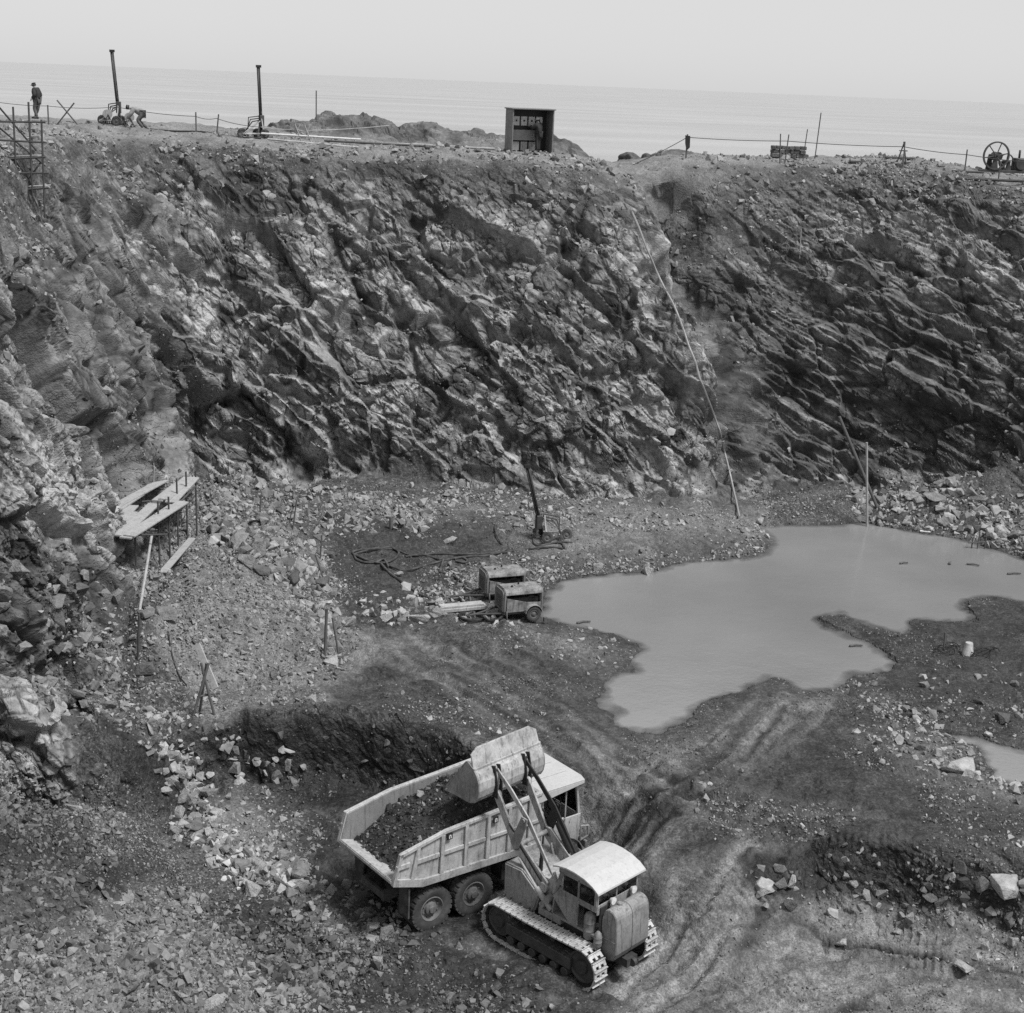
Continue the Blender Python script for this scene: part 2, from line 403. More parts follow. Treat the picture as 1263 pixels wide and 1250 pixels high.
for size, amp, seed, sa, sb, tw_, cw in ((.9, .16, 105, (1.8, 1.4), (2.8, 1.8), .6, .7), (.45, .27, 103, (1.7, 1.3), (2.8, 1.8), .65, .8), (.2, .14, 104, (1.5, 1.2), (2.8, 1.6), .6, .6)):
    D_, t_, c_ = layer(size, amp, seed, sa, sb)
    ok_ = 1 - ss(.22 * size, .55 * size, e_.ravel()[sel])            # nothing finer than the grid carries there
    d2 = d2 + ok_ * D_ * (.38 + .62 * rough ** 2); tone += ok_ * t_ * tw_; crack_ = np.maximum(crack_, ok_ * c_ * cw)
lipband = (ss(-3.4, -1.0, dL) * ss(1.5, .2, dL)).ravel()[sel]
DISP2 = np.zeros(GX.size); DISP2[sel] = d2 * np.clip(rk + .45 * lipband, 0, 1); DISP2 = DISP2.reshape(GX.shape)
TONE = np.zeros(GX.size, F4); TONE[sel] = tone
CRACK = np.zeros(GX.size, F4); CRACK[sel] = crack_
# hand-placed relief of the middle wall: the cleft, its shadowed right side, and the corner on the left
# ground relief away from the rock
fl = 1 - np.clip(ROCKC * 1.4, 0, 1)
gxr, gyr = GX.ravel().astype(F4), GY.ravel().astype(F4)
G1 = par(lambda x, y: fbm(x * .9, y * .9, x * 0, 5, 15, .55), GX.size, gxr, gyr).reshape(GX.shape)
wetflat = np.minimum(ss(-.5, 2.5, np.minimum(sdf(GX.ravel(), GY.ravel(), POND)[0], sdf(GX.ravel(), GY.ravel(), POND2)[0])), 1).reshape(GX.shape)
GZ2 = GZ + fl * G1 * (.035 + .075 * wetflat)
# crumbled clods over the floor and in the cut banks
floor_c = np.nonzero(((fl > .05) & (GY > 20) & (GY < 68)).ravel())[0]
cx_, cy_ = gxr[floor_c], gyr[floor_c]; cz_ = GZ.ravel()[floor_c].astype(F4)
def clods(size, seed):
    def fn(x, y, z):
        w1 = .3 * vnoise(x / size * .6, y / size * .6, z * 0, seed)
        d1, d2, A_, B_ = worley(x / size + w1, y / size - w1, z / size, seed)
        return (np.minimum((d2 - d1) * 2.2, 1) * (r01(A_[0], 4) - .25)).astype(F4), r01(A_[0], 9).astype(F4)
    return par(fn, len(cx_), cx_, cy_, cz_)
ca1, ct1 = clods(.42, 601); ca2, ct2 = clods(.17, 602)
patch = ss(-.45, .6, fbm(cx_ * .45, cy_ * .45, cx_ * 0, 3, 603)); bk_ = BANK.ravel()[floor_c]; wf_ = wetflat.ravel()[floor_c]
dist_ok = 1 - ss(42, 60, cy_)
_cl = np.zeros(GX.size); _cl[floor_c] = (ca1 * (.02 + .05 * patch + .16 * bk_) + ca2 * dist_ok * (.015 + .03 * patch + .06 * bk_)) * (.25 + .75 * wf_) * (1 - .75 * ss(3.5, 5.5, cx_) * ss(34.5, 32, cy_))
TONE[floor_c] = np.where(fl.ravel()[floor_c] > .5, ((ct1 - .5) * .7 + (ct2 - .5) * .9).astype(F4), TONE[floor_c])
# many narrow, crossing tyre and crawler marks beside the main ruts
MARKL = np.zeros(GX.size, F4); MARKD = np.zeros(GX.size, F4); _dz = np.zeros(GX.size, F4); _rr = np.random.default_rng(3)
floor_i = np.nonzero(((dB < -.5) & (GY > 24) & (np.abs(TH) < R(23))[:, None]).ravel())[0]; fx_, fy_ = gxr[floor_i], gyr[floor_i]
for P_, wd_, dp_ in RUTW:
    A_ = np.array(P_); reps = 4 if len(A_) > 2 else 1
    for r_ in range(reps):
        o_ = _rr.normal(0, .9, 2); B_ = A_ + o_ + _rr.normal(0, .12, A_.shape); w_ = _rr.uniform(.10, .26)
        m = (fx_ > B_[:, 0].min() - 1) & (fx_ < B_[:, 0].max() + 1) & (fy_ > B_[:, 1].min() - 1) & (fy_ < B_[:, 1].max() + 1)
        ii = floor_i[m]; d_, _ = sdf(gxr[ii], gyr[ii], B_, False); g_ = np.exp(-(d_ / w_) ** 2); rim_ = np.exp(-((d_ - w_ * 1.7) / (w_ * .7)) ** 2)
        _dz[ii] += .03 * (rim_ - 1.2 * g_)
        (MARKD if r_ % 2 else MARKL)[ii] += _rr.uniform(.25, .6) * g_
GZ2 = GZ2 + _cl.reshape(GX.shape) * fl
GZ2 = GZ2 + (fl * wetflat) * _dz.reshape(GX.shape) * ss(.3, 1, wetflat)
VX = BX + NX2 * DISP2; VY = BY + NY2 * DISP2; VZ = BZ + (GZ2 - GZ) + NZ2 * DISP2
for _ in range(4):                             # iron out combing where the sheet is seen edge on
    e_ = np.zeros(GX.shape)
    for ax in (0, 1):
        d_ = np.sqrt(np.diff(VX, axis=ax) ** 2 + np.diff(VY, axis=ax) ** 2 + np.diff(VZ, axis=ax) ** 2)
        if ax == 0: e_[1:] = np.maximum(e_[1:], d_); e_[:-1] = np.maximum(e_[:-1], d_)
        else: e_[:, 1:] = np.maximum(e_[:, 1:], d_); e_[:, :-1] = np.maximum(e_[:, :-1], d_)
    wk = (.9 * ss(.11, .22, e_) * ((dB > .2) & (dL < 1)))[1:-1, 1:-1]
    for A in (VX, VY, VZ):
        A[1:-1, 1:-1] = A[1:-1, 1:-1] * (1 - wk) + wk * .25 * (A[:-2, 1:-1] + A[2:, 1:-1] + A[1:-1, :-2] + A[1:-1, 2:])
_ew = (1 - ss(.11, .24, e_)).ravel().astype(F4)
TONE *= .35 + .65 * _ew; CRACK *= _ew
# ------------------------------------------------------------------ what the ground is made of (soil, dust, rock) and shade put into its colour, laid out over the floor
UX, UY = proj(GX, GY, GZ)
JX = 14 * fbm(gxr * .8, gyr * .8, gxr * 0, 4, 51).reshape(GX.shape); JY = 9 * fbm(gxr * .8 + 31, gyr * .8, gxr * 0, 4, 52).reshape(GX.shape)
MX, MY = (UX + JX).ravel(), (UY + JY).ravel()

def zone(poly, soft=16):
    poly = np.asarray(poly, float)
    lo, hi = poly.min(0) - soft, poly.max(0) + soft
    s = np.nonzero((MX > lo[0]) & (MX < hi[0]) & (MY > lo[1]) & (MY < hi[1]))[0]
    o = np.zeros(MX.size, F4)
    if len(s):
        d, _ = sdf(MX[s], MY[s], poly)
        o[s] = ss(soft, -soft, d)
    return o

ONFLOOR = ((dB < 2.0) & (dL < 0)).ravel()
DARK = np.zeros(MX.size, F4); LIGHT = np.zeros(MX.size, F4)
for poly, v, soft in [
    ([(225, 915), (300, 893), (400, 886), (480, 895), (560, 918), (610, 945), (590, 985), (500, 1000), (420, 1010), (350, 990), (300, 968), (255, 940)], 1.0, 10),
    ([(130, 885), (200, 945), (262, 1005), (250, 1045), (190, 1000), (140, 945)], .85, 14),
    ([(350, 1010), (440, 1000), (600, 1100), (600, 1180), (480, 1180), (440, 1150), (360, 1090)], .85, 25),  # dark soil, deepened as painted contact shade round the machines
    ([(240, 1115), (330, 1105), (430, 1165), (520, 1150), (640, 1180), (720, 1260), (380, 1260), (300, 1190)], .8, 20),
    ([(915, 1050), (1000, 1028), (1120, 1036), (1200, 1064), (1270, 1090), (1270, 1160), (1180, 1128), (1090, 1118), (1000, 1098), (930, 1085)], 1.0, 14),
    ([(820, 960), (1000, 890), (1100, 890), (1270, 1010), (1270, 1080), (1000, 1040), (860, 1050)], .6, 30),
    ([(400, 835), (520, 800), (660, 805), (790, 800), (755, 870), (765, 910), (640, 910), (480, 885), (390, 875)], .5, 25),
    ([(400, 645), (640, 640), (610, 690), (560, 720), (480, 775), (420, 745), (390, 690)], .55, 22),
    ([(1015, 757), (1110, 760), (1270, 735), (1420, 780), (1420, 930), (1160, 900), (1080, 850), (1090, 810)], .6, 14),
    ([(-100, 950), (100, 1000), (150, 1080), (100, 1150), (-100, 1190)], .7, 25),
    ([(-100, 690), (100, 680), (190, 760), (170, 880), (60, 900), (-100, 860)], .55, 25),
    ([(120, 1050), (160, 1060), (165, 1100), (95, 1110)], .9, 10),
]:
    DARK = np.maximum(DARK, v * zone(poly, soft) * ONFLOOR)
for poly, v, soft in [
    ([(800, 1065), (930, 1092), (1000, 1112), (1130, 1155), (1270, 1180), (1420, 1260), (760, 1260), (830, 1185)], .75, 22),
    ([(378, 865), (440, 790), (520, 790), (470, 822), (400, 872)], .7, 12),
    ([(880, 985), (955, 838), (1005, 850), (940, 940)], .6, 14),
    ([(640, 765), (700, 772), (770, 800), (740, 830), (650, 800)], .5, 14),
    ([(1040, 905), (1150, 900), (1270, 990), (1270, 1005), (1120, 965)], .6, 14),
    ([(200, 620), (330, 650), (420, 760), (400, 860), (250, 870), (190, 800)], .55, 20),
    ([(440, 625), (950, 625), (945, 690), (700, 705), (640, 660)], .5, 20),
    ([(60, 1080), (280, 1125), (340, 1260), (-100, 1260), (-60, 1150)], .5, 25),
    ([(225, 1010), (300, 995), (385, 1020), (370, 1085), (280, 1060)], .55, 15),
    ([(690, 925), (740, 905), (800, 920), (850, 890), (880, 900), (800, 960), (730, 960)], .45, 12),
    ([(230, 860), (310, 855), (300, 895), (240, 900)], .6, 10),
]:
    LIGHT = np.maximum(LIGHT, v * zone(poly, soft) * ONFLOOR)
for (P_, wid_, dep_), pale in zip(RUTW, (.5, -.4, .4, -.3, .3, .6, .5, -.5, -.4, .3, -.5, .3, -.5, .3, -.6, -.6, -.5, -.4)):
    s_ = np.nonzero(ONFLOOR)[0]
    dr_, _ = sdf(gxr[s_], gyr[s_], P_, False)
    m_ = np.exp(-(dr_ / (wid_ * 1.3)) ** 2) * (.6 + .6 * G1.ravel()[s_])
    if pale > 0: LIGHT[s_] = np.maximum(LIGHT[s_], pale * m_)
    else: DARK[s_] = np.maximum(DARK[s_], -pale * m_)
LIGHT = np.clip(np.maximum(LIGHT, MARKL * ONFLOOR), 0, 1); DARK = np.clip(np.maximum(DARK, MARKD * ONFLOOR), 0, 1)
# wet margin of the ponds
_wd = np.minimum(sdf(GX.ravel(), GY.ravel(), POND)[0], sdf(GX.ravel(), GY.ravel(), POND2)[0]) + .5 * G1.ravel()
WETM = (ss(2.2, .2, _wd) * ONFLOOR * (GY.ravel() < 58)).astype(F4)
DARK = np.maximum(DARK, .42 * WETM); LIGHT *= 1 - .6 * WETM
# trampled, dusty rim
rimtop = (ss(-.6, 1.5, dL) * (1 - ss(92, 98, GY))).ravel()
LIGHT = np.maximum(LIGHT, (.75 * rimtop).astype(F4))
LIGHT = np.maximum(LIGHT, (.5 * zone([(735, 205), (800, 190), (900, 195), (950, 215), (880, 260), (800, 285), (770, 250)], 14) * (dB.ravel() > 1)).astype(F4))
# pale quartz-veined slabs low on the left wall, darkened rock elsewhere
PALE = np.zeros(MX.size, F4)
ONWALL = ((dB > .2) & (dL < .5)).ravel()
for poly, v, soft in [
    ([(20, 540), (75, 545), (110, 580), (160, 605), (150, 660), (95, 665), (60, 640)], .9, 7),
    ([(0, 410), (70, 395), (95, 440), (50, 470), (0, 460)], .4, 12),
    ([(10, 540), (60, 620), (200, 740), (170, 740), (20, 620)], .55, 8),
    ([(660, 280), (700, 330), (695, 370), (665, 330)], .4, 6), ([(800, 470), (835, 480), (835, 520), (805, 515)], .6, 5),
    ([(380, 470), (440, 490), (450, 540), (400, 570)], .35, 10), ([(360, 540), (400, 550), (390, 580)], .6, 6), ([(300, 460), (335, 450), (330, 520)], .4, 7),
    ([(60, 185), (125, 215), (120, 235), (70, 215)], .5, 6), ([(765, 300), (785, 320), (785, 370), (770, 350)], .5, 5), ([(790, 300), (800, 340), (796, 360), (784, 340)], .4, 5),
    ([(20, 855), (80, 850), (85, 920), (40, 935)], .7, 8),
]:
    PALE = np.maximum(PALE, v * zone(poly, soft))
PALE *= .6 * (dB.ravel() > -1.5)
SHADE_TONE = np.zeros(MX.size, F4)  # darkened rock; on the right wall and cleft it is painted shade
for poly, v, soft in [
    ([(870, 330), (1000, 300), (1300, 420), (1300, 640), (1040, 620), (900, 560), (860, 420)], .75, 40),  # right wall turned from the light, its shade put into the colour
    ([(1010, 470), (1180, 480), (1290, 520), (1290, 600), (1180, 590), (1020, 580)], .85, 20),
    ([(850, 330), (905, 330), (965, 600), (905, 612), (862, 450)], .95, 16),  # shade painted onto the right flank of the cleft
    ([(-100, 255), (60, 255), (180, 330), (240, 470), (245, 600), (150, 590), (100, 540), (-100, 540)], .5, 25),  # left wall darkened overall
    ([(-100, 600), (20, 640), (130, 705), (190, 765), (160, 880), (60, 850), (-100, 870)], .75, 25),  # lower left wall darkened
    ([(110, 440), (240, 470), (240, 590), (130, 590)], .55, 20), ([(850, 560), (960, 560), (950, 610), (900, 610)], .4, 12),  # darker corner rock; recess shade painted at the foot of the cleft
]:
    SHADE_TONE = np.maximum(SHADE_TONE, v * zone(poly, soft) * ONWALL)
SHADE_TONE = np.maximum(SHADE_TONE, HEAD.ravel().astype(F4) * .85)  # dark headland rock
SHADE_TONE = np.maximum(SHADE_TONE, (.8 * np.exp(-((sg_ - 1.6) / 1.5) ** 2) * gm_).ravel().astype(F4))  # shade of the cleft's recess put into the rock colour

# ------------------------------------------------------------------ mesh helpers
def mesh_from(name, V, FACES, mat, sizes=4, parent=None, attrs=None, smooth=False):
    """V (n,3), FACES (m,k) arrays -> one linked mesh object"""
    me = bpy.data.meshes.new(name)
    V = np.ascontiguousarray(V, F4); FACES = np.ascontiguousarray(FACES, np.int32)
    kk = FACES.shape[1]
    me.vertices.add(len(V)); me.vertices.foreach_set('co', V.ravel())
    me.loops.add(FACES.size); me.loops.foreach_set('vertex_index', FACES.ravel())
    me.polygons.add(len(FACES)); me.polygons.foreach_set('loop_start', np.arange(0, FACES.size, kk, dtype=np.int32))
    me.polygons.foreach_set('use_smooth', np.full(len(FACES), smooth, bool))
    me.update(calc_edges=True)
    for k_, v in (attrs or {}).items():
        a = me.attributes.new(k_, 'FLOAT', 'POINT'); a.data.foreach_set('value', np.ascontiguousarray(v, F4).ravel())
    if mat: me.materials.append(mat)
    o = bpy.data.objects.new(name, me); COL.objects.link(o)
    if parent: o.parent = parent
    return o

class NT_:
    """small node-tree writer"""
    def __init__(s, name):
        s.m = bpy.data.materials.new(name); s.m.use_nodes = True
        s.t = s.m.node_tree; s.t.nodes.clear()
        s.out = s.n('ShaderNodeOutputMaterial')
    def n(s, kind, **kw):
        nd = s.t.nodes.new(kind)
        for k_, v in kw.items():
            if k_ in nd.inputs: nd.inputs[k_].default_value = v
            else: setattr(nd, k_, v)
        return nd
    def l(s, a, b): s.t.links.new(a, b)
    def math(s, op, a, b=None, c=None, clamp=False):
        nd = s.t.nodes.new('ShaderNodeMath'); nd.operation = op; nd.use_clamp = clamp
        for i, v in enumerate((a, b, c)):
            if v is None: continue
            if isinstance(v, (int, float)): nd.inputs[i].default_value = v
            else: s.l(v, nd.inputs[i])
        return nd.outputs[0]
    def attr(s, name):
        nd = s.t.nodes.new('ShaderNodeAttribute'); nd.attribute_name = name
        return nd.outputs['Fac']
    def noise(s, scale, detail=4, rough=.55, vec=None, dist=0):
        nd = s.t.nodes.new('ShaderNodeTexNoise'); nd.inputs['Scale'].default_value = scale; nd.inputs['Detail'].default_value = detail; nd.inputs['Roughness'].default_value = rough; nd.inputs['Distortion'].default_value = dist
        if vec is not None: s.l(vec, nd.inputs['Vector'])
        return nd.outputs[0]
    def voro(s, scale, feature='F1', vec=None, out=0):
        nd = s.t.nodes.new('ShaderNodeTexVoronoi'); nd.feature = feature; nd.inputs['Scale'].default_value = scale
        if vec is not None: s.l(vec, nd.inputs['Vector'])
        return nd.outputs[out]
    def lerp(s, a, b, t):
        nd = s.t.nodes.new('ShaderNodeMix'); nd.data_type = 'FLOAT'; nd.clamp_factor = True
        for i, v in ((2, a), (3, b), (0, t)):
            if isinstance(v, (int, float)): nd.inputs[i].default_value = v
            else: s.l(v, nd.inputs[i])
        return nd.outputs[0]
    def ramp(s, v, a, b, lo=0.0, hi=1.0):
        nd = s.t.nodes.new('ShaderNodeMapRange'); nd.inputs[1].default_value = a; nd.inputs[2].default_value = b; nd.inputs[3].default_value = lo; nd.inputs[4].default_value = hi
        s.l(v, nd.inputs[0]); return nd.outputs[0]
    def grey(s, v):
        nd = s.t.nodes.new('ShaderNodeCombineColor')
        for i in range(3): s.l(v, nd.inputs[i])
        return nd.outputs[0]
    def bsdf(s, col, rough=.9, bump=None, bstr=.5, bdist=.03, spec=.3, metal=0.0):
        b = s.t.nodes.new('ShaderNodeBsdfPrincipled')
        if isinstance(col, (int, float)): b.inputs['Base Color'].default_value = (col, col, col, 1)
        else: s.l(s.grey(col), b.inputs['Base Color'])
        if isinstance(rough, (int, float)): b.inputs['Roughness'].default_value = rough
        else: s.l(rough, b.inputs['Roughness'])
        b.inputs['Specular IOR Level'].default_value = spec; b.inputs['Metallic'].default_value = metal
        if bump is not None:
            bp = s.t.nodes.new('ShaderNodeBump'); bp.inputs['Strength'].default_value = bstr; bp.inputs['Distance'].default_value = bdist
            s.l(bump, bp.inputs['Height']); s.l(bp.outputs[0], b.inputs['Normal'])
        s.l(b.outputs[0], s.out.inputs[0])
        return s.m

# ground material: rock, soil, dust and wet mud mixed by mask, with painted shade
g = NT_('quarry_ground')
pos = g.n('ShaderNodeNewGeometry').outputs['Position']
n1 = g.noise(.6, 6, .6, pos); n2 = g.noise(5, 5, .6, pos); n3 = g.noise(22, 4, .6, pos)
v9 = g.n('ShaderNodeTexVoronoi'); v9.inputs['Scale'].default_value = 11; g.l(pos, v9.inputs['Vector']); sepv = g.n('ShaderNodeSeparateColor'); g.l(v9.outputs[1], sepv.inputs[0]); vcell = sepv.outputs[0]; vd = v9.outputs[0]
v27 = g.n('ShaderNodeTexVoronoi'); v27.inputs['Scale'].default_value = 27; g.l(pos, v27.inputs['Vector']); v2 = v27.outputs[0]
rock = g.math('MAXIMUM', g.math('MULTIPLY_ADD', g.attr('tone'), .34, .215), .03)
rock = g.math('MULTIPLY', rock, g.ramp(n1, .3, .7, .6, 1.35))
rock = g.math('MULTIPLY', rock, g.ramp(n2, .3, .7, .65, 1.35))
mp_ = g.n('ShaderNodeMapping'); mp_.inputs['Rotation'].default_value = (R(12), R(42), R(20)); mp_.inputs['Scale'].default_value = (.6, .8, 1.5)
wv = g.n('ShaderNodeVectorMath', operation='MULTIPLY_ADD'); wn_ = g.n('ShaderNodeTexNoise'); wn_.inputs['Scale'].default_value = 1.6; wn_.inputs['Detail'].default_value = 4; g.l(pos, wn_.inputs['Vector'])
g.l(wn_.outputs[1], wv.inputs[0]); wv.inputs[1].default_value = (.9, .9, .9); g.l(pos, wv.inputs[2]); g.l(wv.outputs[0], mp_.inputs['Vector'])
ck2 = g.lerp(1.0, g.ramp(g.voro(2.2, 'DISTANCE_TO_EDGE', mp_.outputs[0]), .004, .045, .35, 1), g.ramp(n1, .48, .6))
crk = g.math('MULTIPLY', ck2, g.ramp(g.attr('crack'), .1, .9, 1.0, .25))
rock = g.math('MULTIPLY', rock, crk)
rock = g.lerp(rock, .5, g.math('MULTIPLY', g.attr('pale'), g.ramp(n2, .35, .6, .35, .9)))
rock = g.math('MINIMUM', rock, .36)
rock = g.lerp(rock, .028, g.math('MULTIPLY', g.attr('shade_tone'), g.ramp(n1, .3, .65, 1.0, .5)))
soil = g.math('MULTIPLY', g.ramp(n1, .3, .7, .034, .078), g.ramp(n3, .3, .7, .85, 1.15))
spk = g.n('ShaderNodeSeparateColor'); g.l(v27.outputs[1], spk.inputs[0]); speck = g.ramp(g.math('POWER', spk.outputs[0], 1.6), 0, 1, .65, 1.6)
soil = g.math('MULTIPLY', g.math('MULTIPLY', soil, g.ramp(vcell, 0, 1, .65, 1.35)), speck)
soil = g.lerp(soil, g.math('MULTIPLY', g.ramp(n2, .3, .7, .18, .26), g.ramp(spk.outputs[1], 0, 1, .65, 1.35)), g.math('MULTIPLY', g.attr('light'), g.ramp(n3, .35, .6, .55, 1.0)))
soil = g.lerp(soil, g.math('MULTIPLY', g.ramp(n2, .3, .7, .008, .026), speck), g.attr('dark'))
soil = g.math('MULTIPLY', soil, g.math('MULTIPLY_ADD', g.attr('tone'), .5, 1.0))
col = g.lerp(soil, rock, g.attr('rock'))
hgt = g.math('ADD', g.math('MULTIPLY', n2, .3), g.math('ADD', g.math('MULTIPLY', n3, .35), g.math('MULTIPLY', g.math('SUBTRACT', 1.0, vd), .25)))
hgt = g.math('SUBTRACT', hgt, g.math('MULTIPLY', v2, .2))
hgt = g.math('ADD', hgt, g.math('MULTIPLY', g.math('MULTIPLY', crk, g.attr('rock')), .5))
M_GROUND = g.bsdf(col, g.lerp(.9, .6, g.attr('dark')), hgt, .8, .06, .25)

idx = np.arange(NT * NR, dtype=np.int32).reshape(NT, NR)
faces = np.stack([idx[:-1, :-1], idx[:-1, 1:], idx[1:, 1:], idx[1:, :-1]], -1).reshape(-1, 4)[:, ::-1]
VV = np.stack([VX.ravel(), VY.ravel(), VZ.ravel()], 1)
ground = mesh_from('quarry_ground', VV, faces, M_GROUND, attrs=dict(rock=np.clip(ROCKC * 1.15, 0, 1), tone=TONE, dark=DARK, light=LIGHT, pale=PALE, shade_tone=SHADE_TONE, crack=CRACK))
ground['kind'] = 'structure'

# heights under anything that stands on the ground: march a sight line against the built sheet, or look a place up
def ground_z(x, y):
    th = math.atan2(x, y); r_ = math.hypot(x, y)
    i = int(np.clip(np.searchsorted(TH, th), 0, NT - 1))
    j = int(np.clip(np.searchsorted(RG[i], r_), 0, NR - 1))
    i_, j_ = slice(max(i - 1, 0), i + 2), slice(max(j - 1, 0), j + 2)
    return float(VZ[i_, j_].mean())

PXF, PYF = proj(VX, VY, VZ)
_r = np.arange(GX.size)
def hit(px, py, rad=2.5, far=False):
    """the nearest built ground point that shows at this place of the photograph"""
    m = (np.abs(PXF - px) < rad) & (np.abs(PYF - py) < rad)
    k_ = np.nonzero(m.ravel())[0]
    if len(k_) == 0:
        return hit(px, py, rad * 2, far) if rad < 60 else at(px, py, 0)
    d_ = VV[k_, 1]
    k_ = k_[np.argmin(d_)] if not far else k_[np.argmax(d_)]
    return VV[k_].copy()
# ------------------------------------------------------------------ loose stone
def stone_proto(seed, n=11, flat=.75, detail=0):
    r_ = np.random.default_rng(seed)
    v = r_.normal(size=(n, 3)); v /= np.linalg.norm(v, axis=1)[:, None]
    v = np.sign(v) * np.abs(v) ** .7
    v *= r_.uniform(.75, 1.05, (n, 1)); v[:, 2] *= flat; v[:, 1] *= .8
    bm = bmesh.new()
    for p_ in v: bm.verts.new(p_)
    rr = bmesh.ops.convex_hull(bm, input=bm.verts)
    bmesh.ops.delete(bm, geom=list({e for e in rr['geom_interior'] + rr['geom_unused'] if isinstance(e, bmesh.types.BMVert)}), context='VERTS')
    if detail:
        bmesh.ops.bevel(bm, geom=list(bm.edges), offset=.05, segments=1, affect='EDGES', clamp_overlap=True)
        bmesh.ops.triangulate(bm, faces=bm.faces)
        bmesh.ops.subdivide_edges(bm, edges=bm.edges, cuts=detail, use_grid_fill=True)
        for q in bm.verts:
            c = q.co * 2.3 + Vector((seed, 0, 0))
            q.co *= 1 + .045 * float(fbm(np.array([c.x]), np.array([c.y]), np.array([c.z]), 3, seed)[0])
    bmesh.ops.triangulate(bm, faces=bm.faces)
    bm.verts.index_update()
    V = np.array([q.co[:] for q in bm.verts]); Fc = np.array([[q.index for q in f.verts] for f in bm.faces])
    bm.free()
    return V, Fc

PROTO = [stone_proto(200 + i, random.choice((9, 10, 12, 13)), random.choice((.5, .65, .8))) for i in range(26)]

s = NT_('loose_stone')
ge = s.n('ShaderNodeNewGeometry'); ps = ge.outputs['Position']
a1 = s.noise(7, 5, .6, ps); a2 = s.noise(30, 3, .6, ps)
c_ = s.math('MULTIPLY', s.attr('tone'), s.ramp(a1, .3, .7, .75, 1.25))
M_STONE = s.bsdf(c_, .9, s.math('ADD', a1, s.math('MULTIPLY', a2, .4)), .7, .05, .25)

def rots(n, tiltmax=3.14):
    q = rng.normal(size=(n, 4)); q /= np.linalg.norm(q, axis=1)[:, None]
    w_, x, y, z = q.T
    return np.stack([np.stack([1 - 2 * (y * y + z * z), 2 * (x * y - z * w_), 2 * (x * z + y * w_)], -1),
                     np.stack([2 * (x * y + z * w_), 1 - 2 * (x * x + z * z), 2 * (y * z - x * w_)], -1),
                     np.stack([2 * (x * z - y * w_), 2 * (y * z + x * w_), 1 - 2 * (x * x + y * y)], -1)], 1)

def merge_stones(name, P, size, tone, label, category):
    """one mass of stones nobody could count"""
    kind = rng.integers(0, len(PROTO), len(P)); Vs, Fs, Ts = [], [], []; off = 0
    for k_ in range(len(PROTO)):
        m = np.nonzero(kind == k_)[0]
        if not len(m): continue
        pv, pf = PROTO[k_]
        sc = size[m][:, None] * rng.uniform(.75, 1.3, (len(m), 3))
        v = np.einsum('nij,nkj->nki', rots(len(m)), pv[None] * sc[:, None, :]) + P[m][:, None, :]
        Vs.append(v.reshape(-1, 3)); Fs.append((pf[None] + (np.arange(len(m)) * len(pv))[:, None, None]).reshape(-1, 3) + off)
        Ts.append(np.repeat(tone[m], len(pv))); off += len(m) * len(pv)
    o = mesh_from(name, np.concatenate(Vs), np.concatenate(Fs), M_STONE, attrs=dict(tone=np.concatenate(Ts)))
    o['label'] = label; o['category'] = category; o['kind'] = 'stuff'
    return o

gx_, gy_, gz_ = (np.stack([np.gradient(A, axis=0) for A in (VX, VY, VZ)], -1), np.stack([np.gradient(A, axis=1) for A in (VX, VY, VZ)], -1), None)
cr_ = np.cross(gx_, gy_); AREA = np.linalg.norm(cr_, axis=-1).ravel()
NZV = (np.abs(cr_[..., 2]).ravel() / np.maximum(AREA, 1e-9))
NEAR = (VV[:, 1] > 22).astype(F4) * (np.abs(TH)[:, None] < R(24)).astype(F4).repeat(NR, 1).ravel()
LOOSE = ONFLOOR & (VV[:, 2] > -9)
clump = (ss(-.3, .7, fbm(gxr * .5, gyr * .5, gxr * 0, 4, 88)) * 1.6).astype(F4)
WET = ((sdf(GX.ravel(), GY.ravel(), POND)[0] < .3) | (sdf(GX.ravel(), GY.ravel(), POND2)[0] < .3))
DRY = np.where(WET & (VV[:, 2] < -.1), 0, 1).astype(F4)

